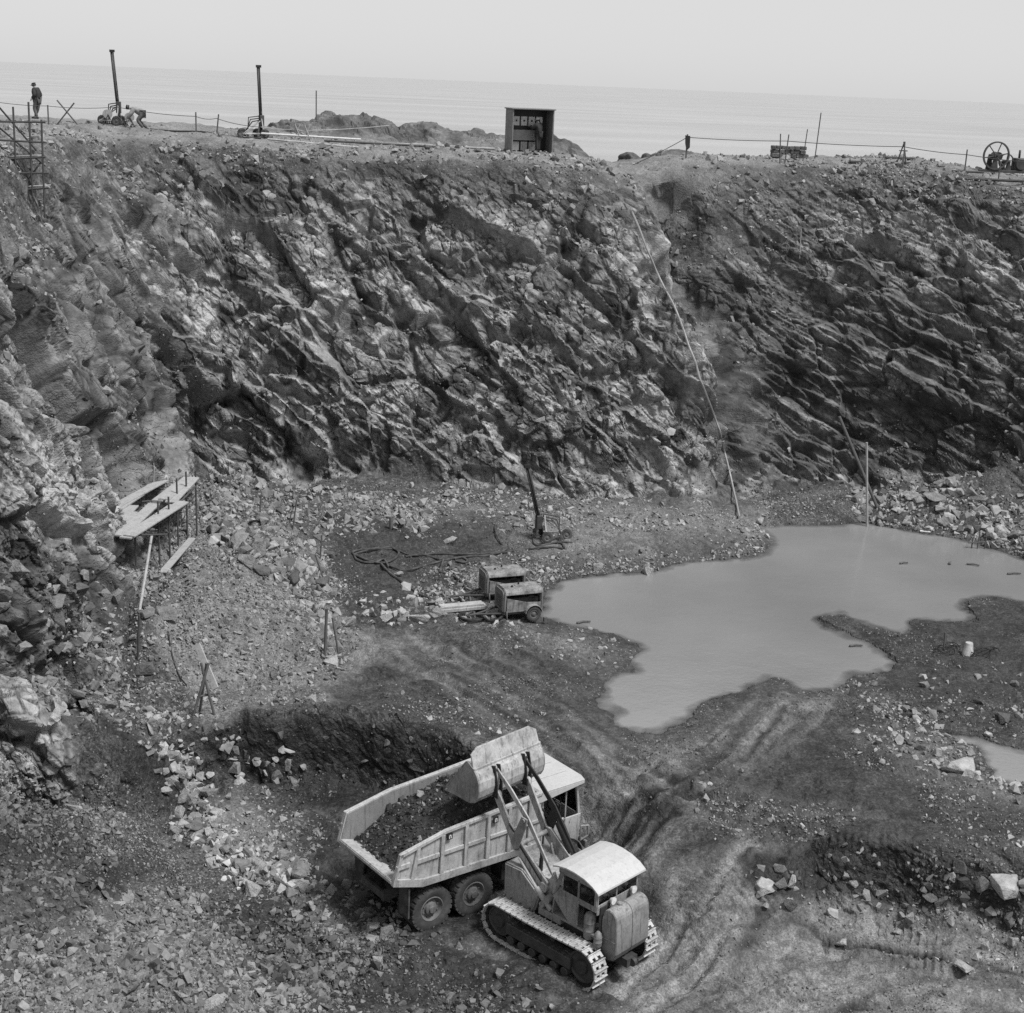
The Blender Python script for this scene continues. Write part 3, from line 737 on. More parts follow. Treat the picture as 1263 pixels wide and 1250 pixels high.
# zone, stones per square metre, radius range, power of the size law, tone range
ZONES = [
    ([(-50, 950), (110, 960), (280, 1010), (430, 1110), (560, 1200), (640, 1260), (-50, 1290)], 170, .016, .06, 2.1, (.04, .3), .7),
    ([(130, 720), (240, 600), (420, 690), (440, 810), (390, 865), (240, 890), (120, 880)], 110, .016, .06, 2.1, (.06, .3), .6),
    ([(240, 600), (560, 600), (950, 640), (950, 690), (700, 715), (560, 740), (640, 660), (400, 650)], 80, .016, .055, 2.1, (.08, .3), .5),
    ([(780, 1060), (1290, 1120), (1290, 1260), (740, 1260)], 75, .014, .05, 2.2, (.06, .3), .8),
    ([(380, 800), (780, 800), (1000, 880), (1290, 1000), (1290, 1060), (700, 1020), (600, 920)], 50, .014, .055, 2.2, (.03, .28), 1),
    (None, 38, .018, .07, 1.9, (.05, .24), 1),
    ([(190, 600), (250, 600), (330, 640), (400, 680), (430, 740), (440, 800), (390, 865), (310, 870), (240, 885), (150, 900), (120, 800), (170, 740)], 130, .026, .15, 1.9, (.08, .32), .5),
    ([(270, 640), (400, 690), (430, 790), (400, 830), (380, 760), (330, 700), (270, 660)], 16, .12, .42, 1.6, (.12, .36), 0),
    ([(235, 585), (330, 585), (420, 610), (560, 620), (520, 650), (330, 655), (250, 640)], 45, .05, .32, 1.8, (.12, .32), .4),
    ([(420, 600), (660, 610), (900, 630), (950, 650), (930, 660), (640, 650), (430, 640)], 34, .04, .22, 2.0, (.14, .34), .5),
    ([(560, 700), (690, 690), (800, 690), (940, 660), (955, 690), (860, 700), (800, 712), (700, 722), (600, 735), (500, 740), (500, 715)], 70, .035, .18, 1.9, (.10, .34), .3),
    ([(440, 740), (600, 725), (610, 770), (520, 775), (450, 770)], 16, .08, .3, 1.7, (.14, .38), .4),
    ([(630, 765), (700, 772), (790, 800), (770, 830), (660, 810), (600, 790)], 30, .03, .16, 2.0, (.12, .36), .6),
    ([(920, 600), (1050, 600), (1060, 650), (960, 655), (940, 640)], 45, .03, .1, 2.2, (.16, .3), .3),
    ([(1060, 600), (1180, 590), (1300, 630), (1300, 705), (1200, 672), (1120, 655), (1070, 648)], 50, .06, .4, 1.7, (.12, .36), .3),
    ([(1060, 870), (1150, 885), (1200, 935), (1270, 975), (1300, 1005), (1200, 975), (1120, 945), (1060, 920)], 45, .04, .22, 1.8, (.12, .36), .3),
    ([(1000, 850), (1300, 800), (1300, 920), (1150, 890), (1060, 870)], 5, .04, .24, 1.8, (.12, .36), .6),
    ([(840, 960), (1000, 900), (1270, 1000), (1270, 1080), (1100, 1055), (1000, 1035), (850, 1060)], 13, .03, .14, 2.1, (.1, .36), 1),
    ([(920, 1065), (1000, 1050), (1110, 1050), (1290, 1090), (1290, 1170), (1180, 1150), (1050, 1130), (930, 1100)], 30, .04, .28, 1.8, (.06, .34), .5),
    ([(1000, 1110), (1180, 1140), (1300, 1150), (1300, 1260), (1100, 1200)], 16, .03, .15, 2.0, (.16, .4), .8),
    ([(-50, 950), (110, 980), (160, 1050), (110, 1100), (-50, 1100)], 120, .03, .15, 1.9, (.05, .26), .5),
    ([(-50, 1060), (100, 1090), (280, 1110), (420, 1130), (480, 1180), (380, 1260), (-50, 1290)], 170, .03, .17, 1.8, (.05, .27), .5),
    ([(330, 1110), (470, 1120), (620, 1180), (720, 1260), (380, 1260)], 45, .03, .2, 2.0, (.04, .3), .5),
    ([(170, 925), (225, 930), (260, 990), (310, 1040), (400, 1085), (390, 1120), (280, 1085), (230, 1040), (200, 990)], 55, .06, .32, 1.6, (.2, .44), .2),
    ([(225, 1000), (330, 990), (390, 1020), (380, 1075), (290, 1060)], 60, .03, .16, 2.0, (.16, .36), .2),
    ([(230, 900), (400, 885), (560, 915), (600, 960), (520, 990), (350, 985), (270, 970)], 26, .03, .16, 1.9, (.03, .26), .4),
    ([(310, 900), (365, 930), (360, 975), (300, 980), (225, 940), (215, 925)], 10, .1, .3, 1.6, (.25, .45), .2),
    ([(120, 860), (230, 880), (300, 905), (230, 930), (160, 920)], 34, .04, .25, 1.8, (.10, .34), .3),
    ([(0, 700), (180, 720), (200, 860), (120, 910), (60, 900), (0, 860)], 12, .05, .4, 1.6, (.08, .32), .5),
    ([(430, 1090), (500, 1110), (520, 1165), (440, 1170), (400, 1140)], 34, .05, .26, 1.7, (.08, .36), .2),
    ([(440, 880), (600, 915), (740, 930), (700, 880), (500, 850)], 14, .03, .13, 2.0, (.1, .36), .6),
]
Pl, Sl, Tl = [], [], []
for poly, dens, r0, r1, pw_, (t0, t1), cl in ZONES:
    m = np.ones(MX.size, F4) if poly is None else zone(poly, 12)
    wgt = m * LOOSE * AREA * NEAR * DRY * ((1 - cl) + cl * clump) * (NZV > .15)
    n = int(dens * wgt.sum())
    if n < 3: continue
    cs = np.cumsum(wgt); pick = np.searchsorted(cs, rng.random(n) * cs[-1])
    u = rng.random(n)
    sz = (r0 ** (1 - pw_ - .5) + u * (r1 ** (1 - pw_ - .5) - r0 ** (1 - pw_ - .5))) ** (1 / (1 - pw_ - .5))
    q = VV[pick].copy(); q[:, :2] += rng.normal(0, .02, (n, 2)); q[:, 2] += sz * rng.uniform(-.25, .3, n)
    Pl.append(q); Sl.append(sz); Tl.append(rng.uniform(t0, t1, n) * np.where(DARK[pick] > .6, .6, .9))
# rubble lodged on ledges and along the rim
wgt = AREA * ((dB > .5) & (dL < 8)).ravel() * (NZV > .6) * NEAR * (.15 + clump) * (1 + 5 * (ss(-4, -.5, dL) * ss(3, 0, dL)).ravel())
n = int(4.5 * wgt.sum()); cs = np.cumsum(wgt); pick = np.searchsorted(cs, rng.random(n) * cs[-1])
sz = .05 * (1 - rng.random(n) * .96) ** (-.55)
q = VV[pick].copy(); q[:, 2] += sz * .2
Pl.append(q); Sl.append(np.minimum(sz, .35)); Tl.append(rng.uniform(.1, .28, n))
SP, SS_, ST = np.concatenate(Pl), np.concatenate(Sl), np.concatenate(Tl)
print('stones', len(SP))

# the stones that show largest become boulders of their own
px2, py2 = proj(SP[:, 0], SP[:, 1], SP[:, 2])
dist = np.linalg.norm(SP - CO, axis=1)
vis = SS_ / dist * ((px2 > 0) & (px2 < 1263) & (py2 > 560) & (py2 < 1250))
order = np.argsort(-vis)
BIG = order[:254]
keep = np.ones(len(SP), bool); keep[BIG] = False
merge_stones('rubble', SP[keep], SS_[keep], ST[keep], 'loose broken stone and grit strewn over the quarry floor and slopes', 'rubble')

BPROTO = []
for i in range(14):
    V_, F_ = stone_proto(700 + i, 10 + i % 5, (.55, .7, .85)[i % 3], 2)
    me = bpy.data.meshes.new('boulder'); me.from_pydata([tuple(a) for a in V_], [], [tuple(int(b) for b in f) for f in F_]); me.update()
    BPROTO.append(me)
def boulder_mat(t, name):
    b = NT_(name); ps_ = b.n('ShaderNodeTexCoord').outputs['Object']
    inf = b.n('ShaderNodeObjectInfo').outputs['Random']
    q1 = b.noise(1.7, 6, .62, ps_); q2 = b.noise(9, 4, .6, ps_)
    c = b.math('MULTIPLY', b.ramp(q1, .3, .7, t * .65, t * 1.3), b.ramp(inf, 0, 1, .8, 1.15))
    return b.bsdf(c, .9, b.math('ADD', q1, b.math('MULTIPLY', q2, .35)), .8, .12, .25)
M_BOULDER = [boulder_mat(.10, 'dark_boulder_stone'), boulder_mat(.18, 'grey_boulder_stone'), boulder_mat(.28, 'pale_boulder_stone')]
for i, me in enumerate(BPROTO):
    me.materials.append(M_BOULDER[1])

def put_boulder(p_, r_, t_, label, group=None, shape=(1, 1, 1), rot=None):
    o = bpy.data.objects.new('boulder', random.choice(BPROTO)); COL.objects.link(o)
    o.location = p_; o.scale = (r_ * shape[0], r_ * shape[1], r_ * shape[2])
    o.rotation_euler = rot if rot else (random.uniform(-.5, .5), random.uniform(-.5, .5), random.uniform(0, 6.28))
    o.material_slots[0].link = 'OBJECT'; o.material_slots[0].material = M_BOULDER[0 if t_ < .18 else 1 if t_ < .3 else 2]
    o['label'] = label; o['category'] = 'boulder'
    if group: o['group'] = group
    return o

PLACES = [  # what a plain boulder lies in, by where it shows
    ([(0, 560), (200, 560), (200, 905), (0, 960)], 'at the foot of the left rock wall', 'boulders at the foot of the left wall'),
    ([(190, 585), (450, 585), (450, 880), (190, 890)], 'in the scree beside the plank platform', 'boulders in the platform scree'),
    ([(450, 585), (960, 585), (960, 700), (640, 725), (450, 700)], 'on the gravel bench under the middle wall', 'boulders on the back bench'),
    ([(440, 690), (700, 690), (800, 830), (440, 870)], 'near the compressors', 'boulders near the compressors'),
    ([(950, 560), (1263, 560), (1263, 720), (950, 680)], 'in the heap under the right wall', 'boulders under the right wall'),
    ([(900, 700), (1263, 700), (1263, 1010), (900, 1010)], 'on the muddy ground beside the ponds', 'boulders beside the ponds'),
    ([(780, 1000), (1263, 1000), (1263, 1250), (780, 1250)], 'in the dark bank behind the light mud', 'boulders of the right bank'),
    ([(0, 900), (480, 870), (480, 1010), (0, 1100)], 'in the slope below the dug dark bank', 'boulders of the dug bank'),
    ([(0, 1000), (440, 1000), (440, 1250), (0, 1250)], 'in the rubble heap at the bottom left corner', 'boulders in the rubble heap'),
    ([(400, 850), (900, 850), (900, 1250), (400, 1250)], 'in the dark dirt around the truck and loader', 'boulders around the machines'),
]
def place_of(px, py):
    for poly, words, grp in PLACES:
        if sdf(np.array([px]), np.array([py]), poly)[0][0] < 0: return words, grp
    return 'on the quarry floor', 'boulders on the floor'
for k_ in BIG:
    words, grp = place_of(px2[k_], py2[k_])
    ton = 'dark' if ST[k_] < .18 else 'grey' if ST[k_] < .3 else 'pale'
    put_boulder(SP[k_], SS_[k_] * 1.05, ST[k_], f'{ton} angular boulder lying {words}', f'{ton} {grp}')

NAMED = [  # px, py, width in px, tone, flattening, label
    (1240, 1087, 46, .34, .75, 'largest pale wedge shaped boulder perched on the dark bank'),
    (1180, 938, 44, .3, .6, 'rounded pale boulder at the edge of the small puddle'),
    (67, 948, 25, .4, 1.2, 'pale egg shaped boulder under the light rock face'),
    (208, 750, 38, .28, .6, 'big flat topped block by the foot of the plank platform'),
    (186, 752, 22, .25, .7, 'grey block against the flat topped block under the platform'),
    (357, 946, 14, .42, 1.9, 'tall white upright stone in the dark dug bank'),
    (342, 935, 10, .4, 1.2, 'small white stone beside the tall upright stone'),
    (556, 661, 20, .45, .4, 'flat white stone on the dark bench between the hoses and wall'),
    (385, 858, 17, .45, .7, 'single white stone on the pale track by the trestle'),
    (519, 757, 31, .38, .5, 'flat slab at the end of the compressor drawbars'),
    (499, 750, 20, .4, .35, 'thin pale slab beside the flat slab at the drawbars'),
    (493, 706, 13, .45, .7, 'white stone between the hose coil and the compressors'),
    (240, 964, 28, .34, .6, 'wide pale slab in the stone run below the dug bank'),
    (217, 943, 15, .36, 1.1, 'upright pale block at the top of the stone run'),
    (206, 974, 17, .4, .8, 'white block on the left edge of the stone run'),
    (213, 1023, 15, .42, 1.3, 'tall pale block low in the stone run'),
    (330, 975, 16, .38, 1.1, 'pale block at the bottom of the dark dug bank'),
    (94, 993, 22, .42, .6, 'long white stone on the dark slope at the left edge'),
    (468, 1182, 16, .42, 1.4, 'white block standing behind the rear truck wheel'),
    (479, 1147, 22, .24, .9, 'grey cube shaped block behind the rear truck wheel'),
    (455, 1140, 24, .3, .8, 'pale leaning slab behind the truck tail'),
    (946, 1084, 34, .38, .45, 'long pale slab at the foot of the dark bank'),
    (977, 1080, 26, .4, .4, 'pale broken slab leaning beside the long slab'),
    (1040, 1078, 13, .42, .8, 'white stone heading the small cluster on the dark bank'),
    (1050, 1086, 13, .42, .8, 'white stone lowest in the small cluster on the dark bank'),
    (1119, 1130, 19, .3, .9, 'grey block below the dark bank, left of the big wedge'),
    (1183, 1189, 28, .38, .45, 'flat pale slab lying on the light mud'),
    (1215, 1166, 13, .4, 1.5, 'upright white block under the big wedge'),
    (1250, 1158, 16, .4, 1.3, 'upright pale block at the right edge below the bank'),
    (1040, 1158, 17, .4, .7, 'pale stone alone on the light mud'),
    (1104, 1145, 13, .42, .5, 'flat white stone on the mud below the bank'),
    (1150, 607, 32, .2, .5, 'flat block on top of the heap under the right wall'),
    (1130, 636, 17, .24, .9, 'upright block at the waterline under the right wall'),
    (1222, 655, 18, .34, .8, 'pale block at the waterline near the right edge'),
    (938, 640, 14, .3, 1.1, 'pale upright slab on the gravel below the leaning cable'),
    (737, 697, 17, .36, .8, 'pale boulder on the gravel bank at the water'),
    (801, 702, 18, .38, .8, 'pale boulder at the tip of the gravel bank in the water'),
    (1153, 870, 18, .16, .6, 'dark rock on the mud between the two ponds'),
    (1235, 880, 24, .14, .5, 'wide dark rock above the small puddle'),
    (1206, 862, 16, .14, .7, 'dark knob of rock on the mud by the right edge'),
    (145, 1110, 22, .36, .5, 'pale slab near the top of the bottom left rubble'),
    (225, 1215, 26, .34, .6, 'wide grey slab low in the bottom left rubble'),
    (268, 1232, 30, .36, .7, 'largest pale block at the bottom of the rubble heap'),
    (310, 1190, 16, .38, 1.0, 'pale block on the right flank of the rubble heap'),
    (1243, 1128, 20, .08, .8, 'dark block in the face of the bank under the big wedge'),
    (727, 1178, 8, .4, .6, 'small pale stone by the near crawler track'),
]
for px, py, wpx, tn, fl_, lab in NAMED:
    h_ = hit(px, py + wpx * .25)
    r_ = wpx / FPX * np.linalg.norm(h_ - CO) * .56
    put_boulder((h_[0], h_[1], h_[2] + r_ * fl_ * .35), r_, tn, lab, None, (1, .85, fl_ * 1.2), (random.uniform(-.2, .2), random.uniform(-.2, .2), random.uniform(0, 6.28)))
# ------------------------------------------------------------------ shape helpers
class MB:
    """collects simple solids into one mesh"""
    def __init__(s): s.v = []; s.f = []; s.sm = []
    def add(s, vs, fs, M=None, smooth=False):
        o = len(s.v)
        s.v += [tuple(M @ Vector(v)) if M is not None else tuple(v) for v in vs]
        s.f += [tuple(i + o for i in f) for f in fs]; s.sm += [smooth] * len(fs)
        return s
    def box(s, x0, x1, y0, y1, z0, z1, M=None):
        return s.add([(x0, y0, z0), (x1, y0, z0), (x1, y1, z0), (x0, y1, z0), (x0, y0, z1), (x1, y0, z1), (x1, y1, z1), (x0, y1, z1)],
                     [(0, 3, 2, 1), (4, 5, 6, 7), (0, 1, 5, 4), (1, 2, 6, 5), (2, 3, 7, 6), (3, 0, 4, 7)], M)
    def prism(s, prof, y0, y1, M=None, axis='y'):
        """a closed profile pushed along an axis"""
        n = len(prof)
        mk = {'y': lambda p, d: (p[0], d, p[1]), 'x': lambda p, d: (d, p[0], p[1]), 'z': lambda p, d: (p[0], p[1], d)}[axis]
        return s.add([mk(p, y0) for p in prof] + [mk(p, y1) for p in prof],
                     [tuple(range(n)), tuple(range(2 * n - 1, n - 1, -1))] + [(i, (i + 1) % n, n + (i + 1) % n, n + i)[::-1] for i in range(n)], M)
    def strip(s, path, w, t, y0, y1):
        """a bent plate: path in x,z with thickness t between y0 and y1"""
        P = [Vector((p[0], p[1])) for p in path]; up = []
        for i in range(len(P)):
            d = (P[min(i + 1, len(P) - 1)] - P[max(i - 1, 0)]).normalized(); up.append(P[i] + Vector((-d.y, d.x)) * t)
        for i in range(len(P) - 1):
            s.prism([P[i], P[i + 1], up[i + 1], up[i]], y0, y1)
        return s
    def tube(s, pts, r, seg=8, M=None, r2=None, cap=True):
        pts = [Vector(p) for p in pts]; n = len(pts); vs = []; fs = []
        ref = None
        for i, p in enumerate(pts):
            d = (pts[min(i + 1, n - 1)] - pts[max(i - 1, 0)]).normalized()
            if ref is None: ref = Vector((0, 0, 1)) if abs(d.z) < .9 else Vector((1, 0, 0))
            a = d.cross(ref).normalized(); b = d.cross(a); ref = -b if False else ref
            rr = r if r2 is None else r + (r2 - r) * i / max(n - 1, 1)
            for k_ in range(seg):
                t_ = 2 * math.pi * k_ / seg
                vs.append(p + a * (math.cos(t_) * rr) + b * (math.sin(t_) * rr))
        for i in range(n - 1):
            for k_ in range(seg):
                fs.append((i * seg + k_, i * seg + (k_ + 1) % seg, (i + 1) * seg + (k_ + 1) % seg, (i + 1) * seg + k_))
        if cap: fs += [tuple(range(seg))[::-1], tuple(range((n - 1) * seg, n * seg))]
        return s.add(vs, fs, M, True)
    def lathe(s, prof, seg=24, M=None):
        """profile (radius, along y) turned about the y axis"""
        n = len(prof); vs = []; fs = []
        for k_ in range(seg):
            t_ = 2 * math.pi * k_ / seg
            vs += [(r_ * math.cos(t_), y, r_ * math.sin(t_)) for r_, y in prof]
        for k_ in range(seg):
            for i in range(n - 1):
                a = k_ * n + i; b = ((k_ + 1) % seg) * n + i
                fs.append((a, a + 1, b + 1, b))
        return s.add(vs, fs, M, True)
    def build(s, name, mat, parent=None, bevel=0, seg=1):
        me = bpy.data.meshes.new(name); me.from_pydata(s.v, [], s.f)
        me.polygons.foreach_set('use_smooth', s.sm)
        bm = bmesh.new(); bm.from_mesh(me)
        bmesh.ops.remove_doubles(bm, verts=bm.verts, dist=1e-5)
        bmesh.ops.recalc_face_normals(bm, faces=bm.faces)
        if bevel:
            ed = [e for e in bm.edges if len(e.link_faces) == 2 and e.calc_face_angle(0) > .6]
            bmesh.ops.bevel(bm, geom=ed, offset=bevel, segments=seg, affect='EDGES', clamp_overlap=True)
        for e in bm.edges:
            if len(e.link_faces) == 2 and e.calc_face_angle(0) > .7: e.smooth = False
        bm.to_mesh(me); bm.free(); me.update()
        if mat: me.materials.append(mat)
        o = bpy.data.objects.new(name, me); COL.objects.link(o)
        if parent: o.parent = parent
        return o

def T3(x, y, z, rz=0, rx=0, ry=0):
    return Matrix.Translation((x, y, z)) @ Matrix.Rotation(rz, 4, 'Z') @ Matrix.Rotation(ry, 4, 'Y') @ Matrix.Rotation(rx, 4, 'X')

def thing(name, label, cat, loc=(0, 0, 0), rz=0, group=None, rot=None):
    o = bpy.data.objects.new(name, None); COL.objects.link(o)
    o.empty_display_size = .3
    o.location = loc; o.rotation_euler = rot or (0, 0, rz)
    return tag(o, label, cat, group)

def tag(o, label, cat, group=None):
    o['label'] = label; o['category'] = cat
    if group: o['group'] = group
    return o

def copy_tree(o, parent=None):
    c = o.copy(); COL.objects.link(c)
    if parent: c.parent = parent
    for ch in list(o.children): copy_tree(ch, c)
    return c

def paint(name, v, rough=.55, dirt=.35, dirtv=.16, scale=2.2, spec=.4, metal=0.0, grain=.25, mud=0.0):
    """worn paint or metal with dust and scuffs"""
    m = NT_(name); p_ = m.n('ShaderNodeTexCoord').outputs['Object']
    a = m.noise(scale, 6, .65, p_); b = m.noise(scale * 9, 4, .6, p_)
    d = m.math('MULTIPLY', m.ramp(a, .42, .68), dirt)
    mp = m.n('ShaderNodeMapping'); mp.inputs['Scale'].default_value = (7, 7, .9); m.l(p_, mp.inputs['Vector'])
    st_ = m.noise(1.6, 4, .65, mp.outputs[0]); ch = m.noise(13, 5, .7, p_)
    c = m.lerp(v, dirtv, d)
    c = m.lerp(c, dirtv * .5, m.math('MULTIPLY', m.ramp(st_, .52, .72), min(1.0, dirt * 1.1)))       # run-down streaks
    c = m.lerp(c, .05, m.math('MULTIPLY', m.ramp(ch, .62, .68), min(.9, dirt * 1.4)))                # chips and grease
    if mud:                                                                                             # dried mud thrown up over the lower parts
        sx = m.n('ShaderNodeSeparateXYZ'); m.l(p_, sx.inputs[0])
        c = m.lerp(c, .085, m.math('MULTIPLY', m.ramp(m.math('ADD', sx.outputs[2], m.math('MULTIPLY', m.math('SUBTRACT', a, .5), 2.4)), mud, mud - .7), .85))
    c = m.math('MULTIPLY', c, m.ramp(b, .25, .75, 1 - grain, 1 + grain * .6))
    return m.bsdf(c, m.lerp(rough, .95, d), b, .15, .01, spec, metal)

M_TRUCK = paint('worn_pale_truck_paint', .38, .65, .6, .17, mud=1.55)
M_TRUCKIN = paint('scraped_body_steel', .22, .6, .6, .12, 3)
M_LOADER = paint('worn_pale_loader_paint', .36, .6, .75, .13)
M_LOADER2 = paint('dusty_loader_panel', .24, .6, .7, .1, mud=1.35)
M_ROOF = paint('pale_cab_roof_paint', .40, .55, .22, .24, grain=.08)
M_DARKM = paint('dark_greasy_steel', .035, .55, .5, .1)
M_BLACK = paint('black_steel', .012, .5, .3, .04)
M_STEEL = paint('bare_worn_steel', .27, .5, .4, .14, spec=.6)
M_RUBBER = paint('dusty_rubber', .03, .85, .8, .12, 4)
M_RUBBER2 = paint('muddy_rubber', .035, .9, .8, .09, 3)
M_WOOD = paint('weathered_plank', .33, .85, .5, .2, 5)
M_WOODD = paint('dark_timber', .10, .9, .5, .05, 5)
M_SHOE = paint('polished_track_steel', .42, .45, .5, .16, 3, spec=.6)
M_RIM = paint('dusty_wheel_steel', .12, .7, .8, .08, 5)
M_RUST = paint('rusty_tube', .05, .8, .5, .11, 4)
M_PALEM = paint('pale_painted_metal', .4, .6, .5, .15)
M_HUTP = paint('grey_hut_sheet', .17, .7, .5, .09, 2)
M_WHITE = paint('white_enamel', .6, .4, .2, .3)
gm = NT_('dusty_glass'); gb = gm.n('ShaderNodeBsdfGlossy'); gb.inputs['Roughness'].default_value = .05
tr = gm.n('ShaderNodeBsdfTransparent'); tr.inputs[0].default_value = (.75, .75, .75, 1); fr_ = gm.n('ShaderNodeFresnel'); fr_.inputs[0].default_value = 1.5
mx = gm.n('ShaderNodeMixShader'); gm.l(gm.math('ADD', fr_.outputs[0], .06), mx.inputs[0]); gm.l(tr.outputs[0], mx.inputs[1]); gm.l(gb.outputs[0], mx.inputs[2]); gm.l(mx.outputs[0], gm.out.inputs[0])
M_GLASS = gm.m

def wheel(parent, name, x, y, z, rad, wid, side, tyre_mat=None, lugs=26, label=None):
    """tyre with tread blocks, dished rim and hub; side = +1/-1 is the way the dish faces"""
    k_ = rad
    t_ = MB(); w2 = wid / 2
    t_.lathe([(k_ * .56, -w2 * .8), (k_ * .70, -w2), (k_ * .88, -w2 * 1.02), (k_ * .965, -w2 * .86), (k_ * .97, w2 * .86), (k_ * .88, w2 * 1.02), (k_ * .70, w2), (k_ * .56, w2 * .8)], 40)
    for i in range(lugs):
        a = 2 * math.pi * i / lugs
        for sy in (-1, 1):
            M = Matrix.Rotation(-a - (.5 * math.pi / lugs if sy > 0 else 0), 4, 'Y') @ Matrix.Translation((k_ * .955, sy * w2 * .52, 0))
            t_.box(-k_ * .05, k_ * .045, -w2 * .44, w2 * .44, -k_ * .065, k_ * .065, M)
    w = bpy.data.objects.new(name, None); COL.objects.link(w); w.parent = parent; w.location = (x, y, z); w.empty_display_size = .2
    w.rotation_euler = (0, random.uniform(0, 3), 0)
    t_.build('tyre', tyre_mat or M_RUBBER2, w)
    r_ = MB(); s_ = side * w2
    r_.lathe([(k_ * .57, s_ * .82), (k_ * .53, s_ * .88), (k_ * .5, s_ * .55), (k_ * .42, s_ * .35), (k_ * .30, s_ * .42), (k_ * .27, s_ * .75), (k_ * .16, s_ * .9), (k_ * .14, s_ * 1.12), (k_ * .001, s_ * 1.14)], 28)
    r_.lathe([(k_ * .57, -s_ * .82), (k_ * .5, -s_ * .5), (k_ * .001, -s_ * .45)], 28)
    for i in range(8):
        a = 2 * math.pi * i / 8
        r_.lathe([(k_ * .035, s_ * .3), (k_ * .035, s_ * .55), (.0005, s_ * .56)], 6, Matrix.Translation((math.cos(a) * k_ * .37, 0, math.sin(a) * k_ * .37)))
    r_.build('rim', M_RIM, w)
    return w

# ------------------------------------------------------------------ the six-wheeled dump truck
GZ_M = -1.5
TR_O, TR_A = (-2.205, 31.63, GZ_M), R(37.8)
truck = thing('dump_truck', 'pale six wheeled quarry dump truck being loaded with dark rock', 'dump truck', TR_O, TR_A)
for xx, rad in ((0, .57), (1.22, .57)):
    for sy in (-1, 1):
        wheel(truck, 'wheel', xx, sy * 1.0, rad - .03, rad, .33, sy)
        wheel(truck, 'inner_wheel', xx, sy * .62, rad - .03, rad, .30, sy)
for sy in (-1, 1): wheel(truck, 'wheel', 4.0, sy * .98, .54, .57, .30, sy)
c = MB()
for sy in (-1, 1): c.box(-.95, 4.55, sy * .42 - .05, sy * .42 + .05, .72, .98)
for xx in (-.9, -.2, .6, 1.7, 2.6, 4.3): c.box(xx - .05, xx + .05, -.37, .37, .75, .93)
for xx in (0, 1.22, 4.0):
    c.tube([(xx, -.9, .55), (xx, .9, .55)], .08, 10)
    c.lathe([(.0, -.2), (.19, -.14), (.22, 0), (.19, .14), (0, .2)], 14, T3(xx, 0, .55))
for sy in (-1, 1):
    c.prism([(-.25, .55), (.61, .80), (1.47, .55), (1.47, .65), (.61, .98), (-.25, .65)], sy * .30, sy * .37)
c.tube([(.2, 0, .6), (2.8, 0, .75)], .05, 8)
c.box(2.2, 2.9, -.95, -.5, .5, .95); c.box(2.2, 2.9, .5, .95, .55, .95)
c.build('chassis', M_DARKM, truck, .01)
# tipping body: floor, two ribbed sides, headboard, cab canopy
fl = [(-1.2, 1.60), (-.38, 1.34), (3.12, 1.27), (3.12, 1.35), (-.36, 1.42), (-1.19, 1.68)]
body = MB()
body.prism(fl, -1.16, 1.16)
side = [(-1.2, 1.58), (-.38, 1.32), (3.15, 1.25), (3.15, 2.80), (2.5, 2.76), (1.67, 2.69), (.27, 2.60), (-1.0, 2.34)]
for sy in (-1, 1):
    y0, y1 = sy * 1.16, sy * 1.21
    body.prism(side, min(y0, y1), max(y0, y1))
body.prism([(3.08, 1.27), (3.15, 1.27), (3.15, 2.78), (3.08, 2.74)], -1.16, 1.16)
body_o = body.build('tipper_body', M_TRUCK, truck, .012)
for sy in (-1, 1):
    a_, b_ = sorted((sy * 1.145, sy * 1.157)); q = MB(); q.prism([(-1.15, 1.67), (-.37, 1.41), (3.07, 1.34), (3.07, 2.74), (1.67, 2.65), (.27, 2.56), (-.97, 2.30)], a_, b_); q.build('body_liner', M_TRUCKIN, body_o)
q = MB(); q.prism([(-1.18, 1.685), (-.36, 1.425), (3.07, 1.355), (3.07, 1.37), (-.35, 1.44), (-1.17, 1.70)], -1.14, 1.14); q.build('floor_liner', M_TRUCK, body_o)
for sy in (-1, 1):
    rb = MB(); y0, y1 = sorted((sy * 1.21, sy * 1.275)); y2, y3 = sorted((sy * 1.21, sy * 1.26))
    def zt(x): return float(np.interp(x, [-1.0, .27, 1.67, 2.5, 3.15], [2.34, 2.60, 2.69, 2.76, 2.80]))
    def zb(x): return float(np.interp(x, [-1.2, -.38, 3.15], [1.58, 1.32, 1.25]))
    for xb, xt in ((-.66, -.5), (.16, .19), (.86, .87), (1.5, 1.52), (2.15, 2.15), (2.78, 2.78)):
        rb.prism([(xb - .055, zb(xb) + .20), (xb + .055, zb(xb) + .20), (xt + .05, zt(xt) - .08), (xt - .05, zt(xt) - .08)], y0, y1)
    for xa, xe in ((-1.1, -.72), (-.6, .1), (.22, .80), (.92, 1.44), (1.58, 2.09), (2.21, 2.72), (2.84, 3.15)):   # middle rail between the ribs
        rb.prism([(xa, 1.96 + xa * .01), (xe, 1.96 + xe * .01), (xe, 2.07), (xa, 2.07)], y2, y3)
    rb.prism([(-1.2, 1.58), (-.38, 1.32), (3.15, 1.25), (3.15, 1.44), (-.32, 1.52), (-1.15, 1.76)], y0, y1 + .01 if sy > 0 else y1)   # sill
    rb.prism([(-1.0, 2.255), (.27, 2.52), (1.67, 2.61), (3.15, 2.72), (3.15, 2.80), (1.67, 2.69), (.27, 2.60), (-1.02, 2.345)], y0, y1)         # top rail
    rb.prism([(-1.2, 1.60), (-1.1, 1.75), (-.9, 2.36), (-1.0, 2.36)], y0, y1)                                        # tail post
    rb.build('side_ribs', M_TRUCK, body_o, .008)
cn = MB()
